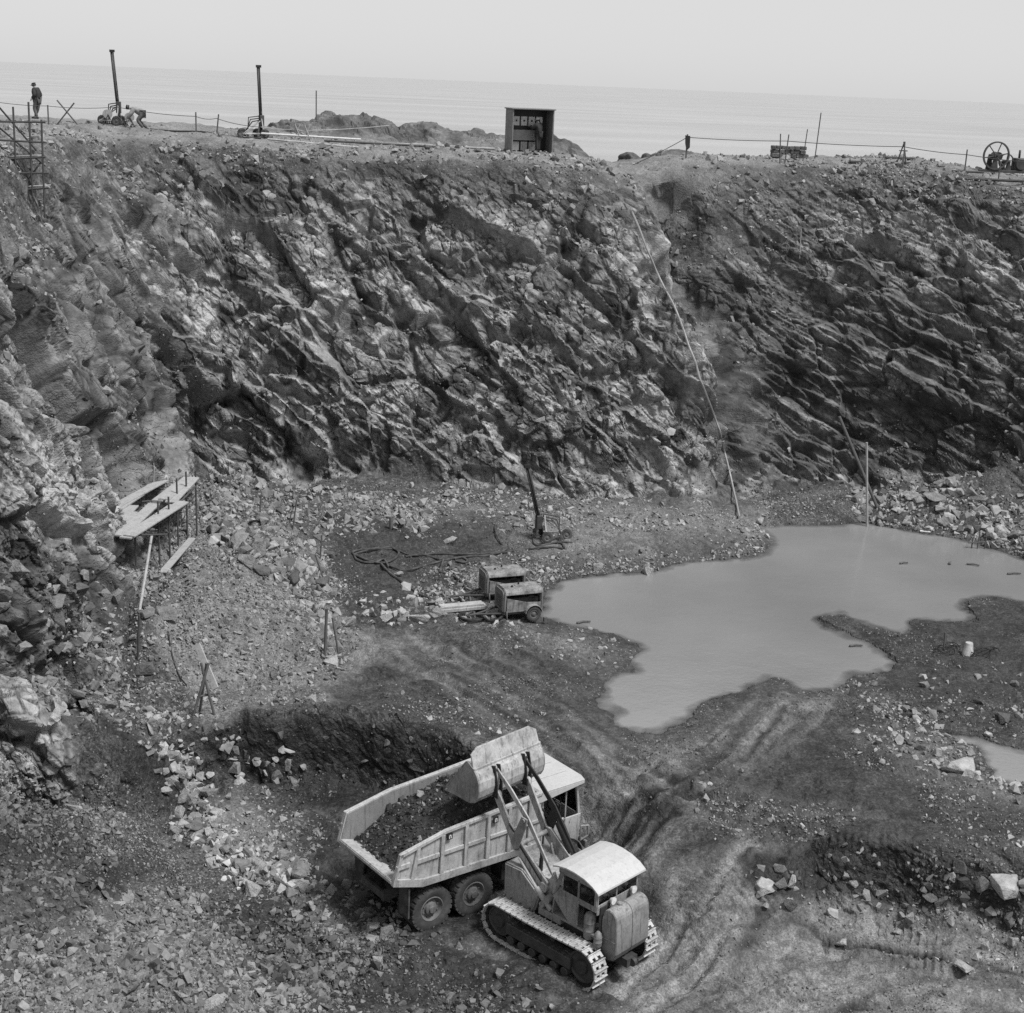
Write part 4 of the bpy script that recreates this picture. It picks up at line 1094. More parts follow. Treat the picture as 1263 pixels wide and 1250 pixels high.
cn.prism([(-1.24, 3.15), (-1.24, 4.50), (-1.0, 4.58), (1.0, 4.58), (1.24, 4.50), (1.24, 3.15)], 2.72, 2.765, axis='z', M=Matrix(((0, 1, 0, 0), (1, 0, 0, 0), (0, 0, 1, 0), (0, 0, 0, 1))))
for sy in (-1, 1): cn.prism([(2.9, 2.5), (3.15, 2.5), (4.5, 2.66), (4.5, 2.72), (2.9, 2.72)], sy * 1.22 - .02, sy * 1.22 + .02)
for yy in (-.6, 0, .6): cn.box(3.2, 4.4, yy - .03, yy + .03, 2.765, 2.79)
cn.build('canopy', M_ROOF, body_o, .01)
for xx, zz in ((.36, 2.43), (1.70, 2.47)):                                           # small plates with a pale mark
    q = MB(); q.box(xx - .07, xx + .07, -1.29, -1.262, zz - .08, zz + .08); po = q.build('number_plate', M_BLACK, body_o)
    q = MB(); q.box(xx - .035, xx - .012, -1.297, -1.29, zz - .05, zz + .045); q.box(xx + .012, xx + .035, -1.297, -1.29, zz - .05, zz + .045); q.box(xx - .035, xx + .035, -1.297, -1.29, zz + .02, zz + .045)
    q.build('mark', M_WHITE, po)
# cab under the canopy
cab = MB()
cab.box(3.22, 3.28, -1.08, 1.08, 1.0, 2.62)
cab.box(3.28, 4.5, -1.08, 1.08, 1.0, 1.08)
cab.prism([(4.42, 1.0), (4.52, 1.0), (4.55, 1.75), (4.47, 1.75)], -1.08, 1.08)
for sy in (-1, 1):
    cab.prism([(4.47, 1.75), (4.55, 1.75), (4.42, 2.62), (4.36, 2.62)], sy * 1.06 - .03, sy * 1.06 + .03)
    cab.box(3.28, 3.34, sy * 1.06 - .03, sy * 1.06 + .03, 1.08, 2.62)
    cab.prism([(4.02, .95), (4.5, .82), (4.55, 1.75), (4.02, 1.75)], sy * 1.09 - .02, sy * 1.09 + .02)
    cab.prism([(4.03, 1.75), (4.07, 1.75), (4.07, 2.62), (4.03, 2.62)], sy * 1.08 - .02, sy * 1.08 + .02)
cab.box(4.36, 4.45, -1.03, 1.03, 2.52, 2.62); cab.box(4.44, 4.50, -.03, .03, 1.75, 2.52)
cab_o = cab.build('cab', M_TRUCK, truck, .01)
for sy in (-1, 1):
    d_ = MB(); d_.box(3.38, 4.0, sy * 1.09 - .02, sy * 1.09 + .02, .95, 1.78); d_o = d_.build('door', M_TRUCK, cab_o, .012)
    h_ = MB(); h_.box(3.45, 3.56, sy * 1.13 - .015, sy * 1.13 + .015, 1.55, 1.585); h_.build('handle', M_STEEL, d_o)
q = MB(); q.prism([(4.475, 1.76), (4.485, 1.76), (4.375, 2.51), (4.365, 2.51)], -1.02, 1.02); q.build('windscreen', M_GLASS, cab_o)
q = MB(); q.tube([(4.2, -.62, 1.75), (4.05, -.62, 1.98)], .02, 6)
ring = [(4.05 + .21 * math.cos(t_) * .55, -.62 + .22 * math.sin(t_), 1.99 + .21 * math.cos(t_) * .8) for t_ in np.linspace(0, 2 * math.pi, 25)]
q.tube(ring, .02, 6)
for t_ in (0, 2.1, 4.2): q.tube([(4.05, -.62, 1.98), (4.05 + .11 * math.cos(t_), -.62 + .22 * math.sin(t_), 1.99 + .17 * math.cos(t_))], .012, 5)
q.build('steering_wheel', M_BLACK, cab_o)
q = MB(); q.box(3.4, 3.85, -.95, -.3, 1.08, 1.45); q.box(3.34, 3.5, -.95, -.3, 1.45, 2.0); q.build('seat', M_DARKM, cab_o, .04)
q = MB(); q.prism([(4.55, .8), (4.6, .8), (4.6, 1.7), (4.55, 1.7)], -.5, .5)
for i in range(9): q.box(4.6, 4.615, -.48, .48, .86 + i * .09, .90 + i * .09)
q.build('radiator_grille', M_DARKM, cab_o)
q = MB(); q.box(4.72, 4.80, -1.15, 1.15, .72, .92); q.box(4.5, 4.72, -.47, -.37, .75, .9); q.box(4.5, 4.72, .37, .47, .75, .9); q.build('bumper', M_TRUCK, truck, .015)
for sy in (-1, 1):
    q = MB()
    for (xa, za, xb, zb_) in ((4.60, .95, 4.86, 1.02), (4.86, 1.02, 4.86, 1.3), (4.86, 1.3, 4.60, 1.36), (4.6, 1.36, 4.6, .95)): q.tube([(xa, sy * 1.08, za), (xb, sy * 1.08, zb_)], .022, 6)
    q.lathe([(.0, -.02), (.09, -.02), (.09, .02), (0, .02)], 14, T3(4.66, sy * .8, 1.15, R(90))); q.build('lamp_bracket', M_TRUCK, truck)
for sy in (-1, 1):
    q = MB(); arc = [(4.0 + .68 * math.cos(t_), .54 + .68 * math.sin(t_)) for t_ in np.linspace(R(12), R(168), 12)]
    for i in range(11):
        q.prism([arc[i], arc[i + 1], (4 + (arc[i + 1][0] - 4) * .96, .54 + (arc[i + 1][1] - .54) * .96), (4 + (arc[i][0] - 4) * .96, .54 + (arc[i][1] - .54) * .96)], sy * .98 - .18, sy * .98 + .13)
    q.build('mudguard', M_TRUCK, truck)
for sy in (-1, 1):
    q = MB(); q.box(-.72, -.68, sy * 1.0 - .2, sy * 1.0 + .2, .55, 1.35); q.build('mud_flap', M_RUBBER, truck)

# the rock it carries
def tw(p_):
    ca, sa = math.cos(TR_A), math.sin(TR_A)
    return np.array([TR_O[0] + p_[0] * ca - p_[1] * sa, TR_O[1] + p_[0] * sa + p_[1] * ca, TR_O[2] + p_[2]])
def load_z(x, y):
    edge = 1 - np.abs(y / 1.14) ** 3
    top = np.interp(x, [-.72, -.4, .1, .8, 1.6, 2.4, 3.05], [1.6, 1.95, 2.28, 2.56, 2.86, 2.82, 2.62])
    lo = np.interp(x, [-.7, .3, 3.05], [1.56, 2.2, 2.62])
    return lo + (top - lo) * np.maximum(edge, 0) + .05 * fbm(x * 3, y * 3, x * 0, 3, 8)
gx2, gy2 = np.meshgrid(np.linspace(-.8, 3.06, 70), np.linspace(-1.14, 1.14, 44), indexing='ij')
lz = load_z(gx2.ravel(), gy2.ravel())
LV = np.stack([gx2.ravel(), gy2.ravel(), lz], 1)
li = np.arange(gx2.size).reshape(gx2.shape); LF = np.stack([li[:-1, :-1], li[1:, :-1], li[1:, 1:], li[:-1, 1:]], -1).reshape(-1, 4)
LF3 = np.concatenate([LF[:, [0, 1, 2]], LF[:, [0, 2, 3]]])
ns = 2600
sx_, sy_ = rng.uniform(-.85, 3.0, ns), rng.uniform(-1.1, 1.1, ns)
lsz = .018 * (1 - rng.random(ns) * .985) ** -.46
lsz = np.minimum(lsz, .12)
VsL, FsL, TsL = [LV], [LF3], [np.full(len(LV), .03)]; off = len(LV)
RM = rots(ns)
for i in range(ns):
    pv, pf = PROTO[i % len(PROTO)]
    v = (pv * lsz[i] * rng.uniform(.8, 1.25, 3)) @ RM[i].T + (sx_[i], sy_[i], load_z(np.array([sx_[i]]), np.array([sy_[i]]))[0] + lsz[i] * .3)
    VsL.append(v); FsL.append(pf + off); TsL.append(np.full(len(pv), rng.choice([.02, .04, .06, .1, .2], p=[.3, .3, .2, .13, .07]))); off += len(pv)
LVt = np.concatenate(VsL); LVt = np.stack([TR_O[0] + LVt[:, 0] * math.cos(TR_A) - LVt[:, 1] * math.sin(TR_A), TR_O[1] + LVt[:, 0] * math.sin(TR_A) + LVt[:, 1] * math.cos(TR_A), TR_O[2] + LVt[:, 2]], 1)
ld = mesh_from('rock_load', LVt, np.concatenate(FsL), M_STONE, attrs=dict(tone=np.concatenate(TsL)))
tag(ld, 'dark broken rock heaped in the open body of the dump truck', 'rock load'); ld['kind'] = 'stuff'

# ------------------------------------------------------------------ the crawler loader
LO_O, LO_A = (1.723, 30.294, GZ_M), R(136.5)
loader = thing('crawler_loader', 'crawler loader with arched cab roof, bucket raised over the dump truck', 'loader', LO_O, LO_A)
def belt_path(n):
    """points and directions round the crawler belt in x,z"""
    rf, rr_ = .43, .46; cf, cr2 = (1.30, .46), (-1.30, .49)
    pts = []
    top = [(cf[0] - (cf[0] - cr2[0]) * t_, cf[1] + rf + (cr2[1] + rr_ - cf[1] - rf) * t_ - .02 * math.sin(math.pi * t_)) for t_ in np.linspace(0, 1, 60)]
    rear = [(cr2[0] + rr_ * math.cos(a), cr2[1] + rr_ * math.sin(a)) for a in np.linspace(R(90), R(270), 40)]
    bot = [(cr2[0] + (cf[0] - cr2[0]) * t_, (cr2[1] - rr_) + ((cf[1] - rf) - (cr2[1] - rr_)) * t_) for t_ in np.linspace(0, 1, 60)]
    frn = [(cf[0] + rf * math.cos(a), cf[1] + rf * math.sin(a)) for a in np.linspace(R(-90), R(90), 40)]
    P_ = np.array(top + rear[1:] + bot[1:] + frn[1:])
    L_ = np.concatenate([[0], np.cumsum(np.hypot(*np.diff(P_, axis=0).T))])
    s_ = np.linspace(0, L_[-1], n, endpoint=False)
    X_, Z_ = np.interp(s_, L_, P_[:, 0]), np.interp(s_, L_, P_[:, 1])
    e = .02
    X2, Z2 = np.interp((s_ + e) % L_[-1], L_, P_[:, 0]), np.interp((s_ + e) % L_[-1], L_, P_[:, 1])
    return [(x, z, math.atan2(z2 - z, x2 - x)) for x, z, x2, z2 in zip(X_, Z_, X2, Z2)], L_[-1] / n
for sy in (1, -1):
    yc = sy * .90
    tk = bpy.data.objects.new('crawler_track', None); COL.objects.link(tk); tk.parent = loader; tk.empty_display_size = .2
    sh = MB(); BP, pit = belt_path(44)
    for x, z, a in BP:
        M = Matrix.Translation((x, yc, z)) @ Matrix.Rotation(-a, 4, 'Y')
        h = pit * .46
        sh.box(-h, h, -.21, -.13, -.035, 0, M); sh.box(-h, h, .13, .21, -.035, 0, M)          # outer pads
        sh.box(-h, h, -.035, .035, -.035, 0, M)
        for y_ in (-.085, .085): sh.box(-h, h * .25, y_ - .045, y_ + .045, -.035, 0, M)        # bars between slots
        sh.box(-h, -h + .022, -.21, .21, -.07, -.03, M)                                         # grouser
    sh.build('track_shoes', M_SHOE, tk)
    ch = MB(); BP2, pit2 = belt_path(44)
    for x, z, a in BP2:
        M = Matrix.Translation((x, yc, z)) @ Matrix.Rotation(-a, 4, 'Y')
        for y_ in (-.09, .09): ch.box(-pit * .5, pit * .5, y_ - .02, y_ + .02, .004, .07, M)
    ch.build('track_chain', M_BLACK, tk)
    fr = MB(); fr.box(-1.0, 1.0, yc - .16, yc + .16, .30, .58)
    for xr in np.linspace(-.85, .85, 6): fr.lathe([(.001, -.17), (.11, -.17), (.11, .17), (.001, .17)], 14, T3(xr, yc, .18))
    for xr in (-.4, .5): fr.lathe([(.001, -.12), (.08, -.12), (.08, .12), (.001, .12)], 12, T3(xr, yc, .82))
    fr.build('roller_frame', M_DARKM, tk, .01)
    for xr, zr, rr_ in ((1.30, .46, .36), (-1.30, .49, .385)):
        w_ = MB(); w_.lathe([(.001, -.12), (rr_ * .4, -.12), (rr_ * .45, -.05), (rr_ * .85, -.05), (rr_ * .9, -.08), (rr_, -.08), (rr_, .08), (rr_ * .9, .08), (rr_ * .85, .05), (rr_ * .45, .05), (rr_ * .4, .12), (.001, .12)], 26, T3(xr, yc, zr))
        w_.build('idler' if xr > 0 else 'sprocket', M_DARKM, tk)
q = MB(); q.box(-1.4, 1.3, -.5, .5, .38, 1.12); q.box(-.9, .9, -.68, .68, .45, .62); q.build('hull', M_DARKM, loader, .02)
q = MB(); q.prism([(1.46, .62), (1.49, 1.83), (.92, 1.86), (.33, 1.46), (.46, 1.02), (.62, .80)], -.70, .70); q.build('engine_guard', M_LOADER2, loader, .035, 2)
q = MB(); q.box(-.3, 1.0, -.40, .40, 1.12, 1.74); q.build('engine_hood', M_LOADER, loader, .05, 2)
for sy in (1, -1):
    q = MB(); a_, b_ = sorted((sy * .40, sy * .47))
    arc = [(.58 + .40 * math.cos(t_), 2.02 + .34 * math.sin(t_)) for t_ in np.linspace(R(-10), R(-178), 10)]
    q.prism([(1.04, 2.12)] + arc + [(.12, 2.08), (-.06, 1.62), (.15, 1.2), (1.0, 1.2), (1.08, 1.7)], a_, b_)
    q.build('arm_tower', M_LOADER, loader, .012)
    a_, b_ = sorted((sy * .485, sy * .545))
    low = MB(); low.prism([(.30, 1.46), (.50, 1.48), (1.34, 2.16), (1.34, 2.42), (1.12, 2.42), (.24, 1.76)], a_, b_)
    low.prism([(1.14, 2.20), (1.34, 2.16), (2.06, 3.26), (2.02, 3.42), (1.90, 3.42)], a_, b_)
    low.lathe([(.001, -.05), (.10, -.05), (.10, .05), (.001, .05)], 16, T3(1.97, sy * .515, 3.36)); low.lathe([(.001, -.06), (.13, -.06), (.13, .06), (.001, .06)], 16, T3(.36, sy * .515, 1.60))
    low.build('lift_arm', M_LOADER, loader, .008)
    a2_, b2_ = sorted((sy * .56, sy * .60))
    bc = MB(); bc.prism([(1.30, 2.20), (1.42, 2.36), (1.10, 3.14), (.92, 3.12), (.94, 2.96), (1.16, 2.28)], a2_, b2_); bc.lathe([(.001, -.05), (.05, -.05), (.05, .05), (.001, .05)], 12, T3(1.02, sy * .58, 3.06)); bc.build('bellcrank', M_LOADER2 if sy > 0 else M_BLACK, loader, .006)
    a3_, b3_ = sorted((sy * .44, sy * .48))
    tl = MB(); tl.prism([(.10, 1.94), (.20, 1.96), (1.08, 3.02), (.98, 3.10)], a3_, b3_); tl.build('tilt_rod', M_LOADER if sy > 0 else M_BLACK, loader, .006)
    tl = MB(); tl.prism([(.98, 3.10), (1.08, 3.00), (1.66, 3.54), (2.10, 3.90), (2.05, 3.98), (1.56, 3.62)], a3_, b3_); tl.build('tilt_rod', M_LOADER if sy > 0 else M_BLACK, loader, .006)
    q = MB(); q.tube([(.0, sy * .62, 1.20), (.5, sy * .62, 1.55)], .075, 12); q.tube([(.5, sy * .62, 1.55), (1.12, sy * .58, 2.05)], .035, 8); q.build('lift_cylinder', M_STEEL, loader)
q = MB(); q.tube([(1.26, -.54, 2.30), (1.26, .54, 2.30)], .06, 12); q.build('cross_tube', M_LOADER2, loader)
q = MB(); q.tube([(.55, -.62, 2.0), (1.0, -.62, 2.62)], .11, 14); q.tube([(1.0, -.62, 2.62), (1.28, -.62, 3.0)], .05, 10); q.build('tilt_cylinder', M_BLACK, loader)
q = MB()
for k_ in range(4): q.tube([(.1, .50 + .03 * k_, 1.5), (.18, .6, 1.3 - .05 * k_), (.0, .62, 1.15)], .018, 6)
q.lathe([(.001, -.09), (.09, -.09), (.09, .09), (.001, .09)], 14, T3(.1, .62, 1.45)); q.lathe([(.001, -.08), (.075, -.08), (.075, .08), (.001, .08)], 14, T3(.22, .66, 1.28))
q.tube([(-.3, .58, 1.0), (.15, .60, 1.12)], .07, 10); q.build('hydraulic_valves', M_LOADER2, loader)
for sy in (1, -1):                                                                        # hydraulic pipes clipped along the arms
    q = MB()
    for o_ in (0, .045): q.tube([(.42, sy * .56, 1.72 + o_), (1.16, sy * .565, 2.36 + o_), (1.25, sy * .57, 2.55 + o_), (1.5, sy * .57, 2.75 + o_)], .014, 6)
    q.build('hydraulic_pipe', M_BLACK, loader)
q = MB()
for y_ in np.linspace(-.6, .6, 7):
    for z_ in (.9, 1.7): q.lathe([(.001, -.02), (.022, -.02), (.022, .02), (.001, .02)], 6, Matrix.Translation((1.475, y_, z_)) @ Matrix.Rotation(R(90), 4, 'Z'))
for x_ in (.6, .9, 1.2, 1.4):
    for y_ in (-.71, .71): q.lathe([(.001, -.02), (.022, -.02), (.022, .02), (.001, .02)], 6, T3(x_, y_, 1.0))
q.build('guard_bolts', M_DARKM, loader)
q = MB(); q.tube([(.75, .22, 1.74), (.75, .22, 2.05)], .05, 10); q.tube([(.75, .22, 2.0), (.75, .22, 2.3)], .038, 10); q.build('exhaust', M_BLACK, loader)
for sy in (1, -1):
    q = MB(); q.tube([(-.92, sy * .76, 1.3), (-.92, sy * .79, 1.32), (-.92, sy * .79, 1.88), (-.92, sy * .76, 1.9)], .014, 6); q.build('grab_rail', M_STEEL, cab_l_) if False else q.build('grab_rail', M_STEEL, loader)
q = MB(); q.box(-.35, .35, .48, .70, .98, 1.16); q.build('tool_locker', M_LOADER2, loader, .02)
# bucket
bk = bpy.data.objects.new('bucket', None); COL.objects.link(bk); bk.parent = loader; bk.empty_display_size = .2
outer = [(2.97, 3.25), (2.62, 3.22), (2.27, 3.22), (2.10, 3.29), (2.02, 3.42), (1.985, 3.60), (2.0, 3.80), (2.08, 3.98), (2.20, 4.11)]
q = MB(); q.strip(outer, 0, -.035, -1.10, 1.10)
q.add([(2.20, -1.12, 4.11), (2.20, 1.12, 4.11), (2.30, 1.10, 4.42), (2.34, .88, 4.54), (2.34, -.88, 4.54), (2.30, -1.10, 4.42)] + [(x + .05, y, z) for x, y, z in [(2.20, -1.12, 4.11), (2.20, 1.12, 4.11), (2.30, 1.10, 4.42), (2.34, .88, 4.54), (2.34, -.88, 4.54), (2.30, -1.10, 4.42)]],
      [(0, 1, 2, 3, 4, 5), (11, 10, 9, 8, 7, 6)] + [(i, (i + 1) % 6, 6 + (i + 1) % 6, 6 + i) for i in range(6)])
q.box(2.155, 2.20, -1.13, 1.13, 4.06, 4.125)
q.build('bucket_shell', M_LOADER, bk, .008)
for sy in (1, -1):
    q = MB(); a_, b_ = sorted((sy * 1.10, sy * 1.135)); q.prism([(3.0, 3.24), (2.27, 3.21), (2.10, 3.28), (2.015, 3.42), (1.98, 3.60), (2.0, 3.80), (2.08, 3.98), (2.20, 4.12), (2.40, 4.25), (3.03, 3.40)], a_, b_)
    q.prism([(2.40, 4.25), (2.46, 4.22), (3.07, 3.38), (3.03, 3.24), (3.0, 3.24), (3.02, 3.40)], min(a_, b_) - .01, max(a_, b_) + .01)
    q.build('side_plate', M_LOADER2, bk, .006)
    q = MB()
    for y_ in (-.08, .08): q.prism([(1.90, 3.28), (2.05, 3.28), (2.04, 3.6), (2.10, 3.95), (2.15, 4.04), (2.02, 4.08), (1.93, 3.7)], sy * .5 + y_ - .015, sy * .5 + y_ + .015)
    for zz, xx in ((3.36, 1.97), (3.93, 2.07)): q.tube([(xx, sy * .5 - .11, zz), (xx, sy * .5 + .11, zz)], .035, 10)
    q.build('hinge_bracket', M_BLACK, bk)
q = MB(); q.prism([(2.85, 3.235), (3.12, 3.24), (3.12, 3.262), (2.85, 3.285)], -1.14, 1.14); q.build('cutting_edge', M_STEEL, bk)
# cab
cab_l = bpy.data.objects.new('cab', None); COL.objects.link(cab_l); cab_l.parent = loader; cab_l.empty_display_size = .2
sp = MB()
for sy in (1, -1):
    y0, y1 = sorted((sy * .70, sy * .735))
    sp.prism([(-.10, 1.66), (-.30, 1.94), (-.88, 1.94), (-.88, 1.20), (-.62, 1.20)], y0, y1)        # lower panel with slanted front edge
    sp.prism([(-.88, 1.80), (-.88, 1.94), (-1.40, 1.94), (-1.40, 1.80)], y0, y1)
    sp.prism([(-.14, 1.72), (-.24, 1.86), (-.42, 2.40), (-.30, 2.40)], y0, y1)                       # front post
    sp.prism([(-.84, 1.94), (-.90, 1.94), (-.90, 2.40), (-.84, 2.40)], y0, y1)                       # middle post
    sp.prism([(-1.34, 1.94), (-1.40, 1.94), (-1.40, 2.40), (-1.34, 2.40)], y0, y1)                   # rear post
    sp.prism([(-.26, 2.34), (-1.42, 2.34), (-1.42, 2.40), (-1.1, 2.51), (-.7, 2.56), (-.26, 2.52)], y0, y1)   # gable under the arched roof
sp.box(-1.42, -1.385, -.70, .70, 1.72, 1.96); sp.box(-1.42, -1.385, -.70, .70, 2.33, 2.40)
for y_ in (-.70, .02, .66): sp.box(-1.42, -1.385, y_, y_ + .045, 1.96, 2.33)
sp.box(-.30, -.26, -.70, .70, 2.38, 2.50); sp.prism([(-.06, 1.20), (-.10, 1.20), (-.16, 1.75), (-.12, 1.75)], -.70, .70)
sp.box(-1.4, -.1, -.7, .7, 1.14, 1.20)
sp.build('cab_panels', M_LOADER2, cab_l, .008)
rf = MB(); ra = [(-.14, 2.50), (-.3, 2.555), (-.55, 2.60), (-.8, 2.60), (-1.1, 2.56), (-1.35, 2.47), (-1.52, 2.36), (-1.53, 2.32)]
rf.strip(ra, 0, .035, -.83, .83); rfo = rf.build('roof', M_ROOF, cab_l, .0)
gl = MB()
for sy in (1, -1): gl.box(-.84, -.40, sy * .715 - .003, sy * .715 + .003, 1.94, 2.34); gl.box(-1.34, -.90, sy * .715 - .003, sy * .715 + .003, 1.94, 2.34)
gl.box(-1.405, -1.40, -.66, .02, 1.96, 2.33); gl.box(-1.405, -1.40, .06, .66, 1.96, 2.33)
gl.build('glass', M_GLASS, cab_l)
q = MB(); q.box(-1.15, -.65, -.28, .28, 1.2, 1.55); q.box(-1.25, -1.1, -.28, .28, 1.5, 2.0); q.build('seat', M_BLACK, cab_l, .05, 2)
q = MB()
for y_ in (-.2, -.05, .1, .25): q.tube([(-.35, y_, 1.2), (-.45 + .1 * y_, y_, 1.85)], .014, 6); q.lathe([(.001, -.03), (.03, 0), (.001, .03)], 8, T3(-.45 + .1 * y_, y_, 1.87))
q.build('levers', M_STEEL, cab_l)
# fuel tank, lamps, air cleaners at the back
q = MB(); prof = [(-1.46, .72), (-1.46, 1.66)] + [(-1.66 + .22 * math.cos(t_) , 1.70 + .22 * math.sin(t_)) for t_ in np.linspace(R(60), R(170), 7)] + [(-1.90, 1.5), (-1.92, .9), (-1.84, .72)]
q.prism(prof, -.58, .02); q.prism([(x - .01, z) for x, z in prof], .03, .58); q.box(-1.90, -1.44, -.6, .6, 1.18, 1.21); q.lathe([(.001, -.04), (.06, -.04), (.06, .04), (.001, .04)], 12, Matrix.Translation((-1.65, .2, 1.94)) @ Matrix.Rotation(R(90), 4, 'X'))
q.build('fuel_tank', M_LOADER2, loader, .06, 3)
for y_ in (.30, -.42):
    q = MB(); q.lathe([(.001, .05), (.045, .04), (.085, -.03), (.088, -.06), (.001, -.065)], 16, Matrix.Translation((-1.50, y_, 2.0)) @ Matrix.Rotation(R(90), 4, 'Z') @ Matrix.Rotation(R(180), 4, 'Z')); q.tube([(-1.45, y_, 1.75), (-1.48, y_, 1.96)], .014, 6); q.build('headlight', M_WHITE, loader)
def upright(x, y, z0, z1, r_):
    q = MB(); Mv = Matrix.Translation((x, y, 0)) @ Matrix.Rotation(R(90), 4, 'X')
    h = z1 - z0
    q.lathe([(.001, z0), (r_ * .8, z0), (r_, z0 + .04), (r_, z0 + h * .3), (r_ * 1.06, z0 + h * .33), (r_, z0 + h * .36), (r_, z0 + h * .6), (r_ * 1.06, z0 + h * .63), (r_, z0 + h * .66), (r_, z1 - .12), (r_ * .8, z1 - .05), (r_ * .35, z1), (.001, z1)], 18, Mv)
    return q
upright(-1.16, .62, 1.02, 1.68, .135).build('air_cleaner', M_LOADER2, loader)
upright(-1.50, .72, 1.0, 1.38, .095).build('air_cleaner', M_LOADER2, loader)
q = MB(); q.box(-1.46, -1.43, .30, .62, .9, 1.9); q.tube([(-1.40, .55, .7), (-1.40, .55, 1.9)], .035, 8); q.build('rear_frame', M_DARKM, loader)
q = MB(); q.box(-1.95, -1.4, -.18, .18, .42, .62); q.lathe([(.001, -.05), (.1, -.05), (.1, .05), (.001, .05)], 12, T3(-1.98, 0, .52)); q.build('drawbar', M_DARKM, loader)
# ------------------------------------------------------------------ placing things on the built ground
def rim(px, y):
    """a point of the ground y metres away in the column of the photograph where px is, near the rim height"""
    p_ = at_y(px, 160, y); x = p_[0]
    for _ in range(3):
        z = ground_z(x, y)
        a_, b_ = proj(x, y, z); x += (px - a_) / FPX * y
    return Vector((x, y, ground_z(x, y)))

def zat(px, py, y):
    return Vector(at_y(px, py, y))

def spot(px, py, z0=0.0):
    """ground point showing at this pixel"""
    return Vector(hit(px, py))

def rod(name, a, b, r_, mat, label, cat, group=None, r2=None, seg=8):
    a, b = Vector(a), Vector(b)
    q = MB(); q.tube([Vector((0, 0, 0)), (b - a) * .5, b - a], r_, seg, r2=r2)
    o = q.build(name, mat); o.location = a
    return tag(o, label, cat, group)

def rope(name, pts, r_, mat, label, cat, sag=0.0, n=10, group=None, seg=6, smooth=False):
    out = []
    pts = [Vector(p_) for p_ in pts]
    if smooth:
        P_ = [pts[0]] + pts + [pts[-1]]
        for i in range(1, len(P_) - 2):
            for k_ in range(n):
                t_ = k_ / n
                out.append(.5 * ((2 * P_[i]) + (P_[i + 1] - P_[i - 1]) * t_ + (2 * P_[i - 1] - 5 * P_[i] + 4 * P_[i + 1] - P_[i + 2]) * t_ * t_ + (3 * P_[i] - P_[i - 1] - 3 * P_[i + 1] + P_[i + 2]) * t_ ** 3))
        out.append(pts[-1])
    else:
        for i in range(len(pts) - 1):
            for k_ in range(n):
                t_ = k_ / n
                out.append(pts[i].lerp(pts[i + 1], t_) - Vector((0, 0, sag * 4 * t_ * (1 - t_))))
        out.append(pts[-1])
    q = MB(); q.tube([p_ - pts[0] for p_ in out], r_, seg)
    o = q.build(name, mat); o.location = pts[0]
    return tag(o, label, cat, group)

# ------------------------------------------------------------------ people
def skin(edges, co, rad, levels=1):
    me = bpy.data.meshes.new('tmp'); names = list(co)
    me.from_pydata([co[n_] for n_ in names], [(names.index(a), names.index(b)) for a, b in edges], [])
    o = bpy.data.objects.new('tmp', me); COL.objects.link(o)
    m = o.modifiers.new('s', 'SKIN'); sv = me.skin_vertices[0].data
    for i, n_ in enumerate(names):
        r_ = rad[n_]; sv[i].radius = r_ if isinstance(r_, tuple) else (r_, r_)
    sv[0].use_root = True
    m.use_smooth_shade = True
    s_ = o.modifiers.new('d', 'SUBSURF'); s_.levels = levels + 1; s_.render_levels = levels + 1
    dg = bpy.context.evaluated_depsgraph_get()
    out = bpy.data.meshes.new_from_object(o.evaluated_get(dg))
    bpy.data.objects.remove(o); bpy.data.meshes.remove(me)
    return out

def cloth(name, v):
    m = NT_(name); a = m.noise(9, 4, .6, m.n('ShaderNodeTexCoord').outputs['Object'])
    return m.bsdf(m.math('MULTIPLY', v, m.ramp(a, .3, .7, .75, 1.25)), .9, a, .3, .01, .2)
M_SKIN = cloth('weathered_skin', .30); M_JACKET = cloth('dark_jacket_cloth', .035); M_TROUS = cloth('grey_trouser_cloth', .09); M_SHIRT = cloth('pale_shirt_cloth', .22); M_CAP = cloth('dark_cap_cloth', .03); M_HELMET = paint('pale_helmet', .55, .4, .2, .3); M_HAIR = cloth('brown_hair', .04)

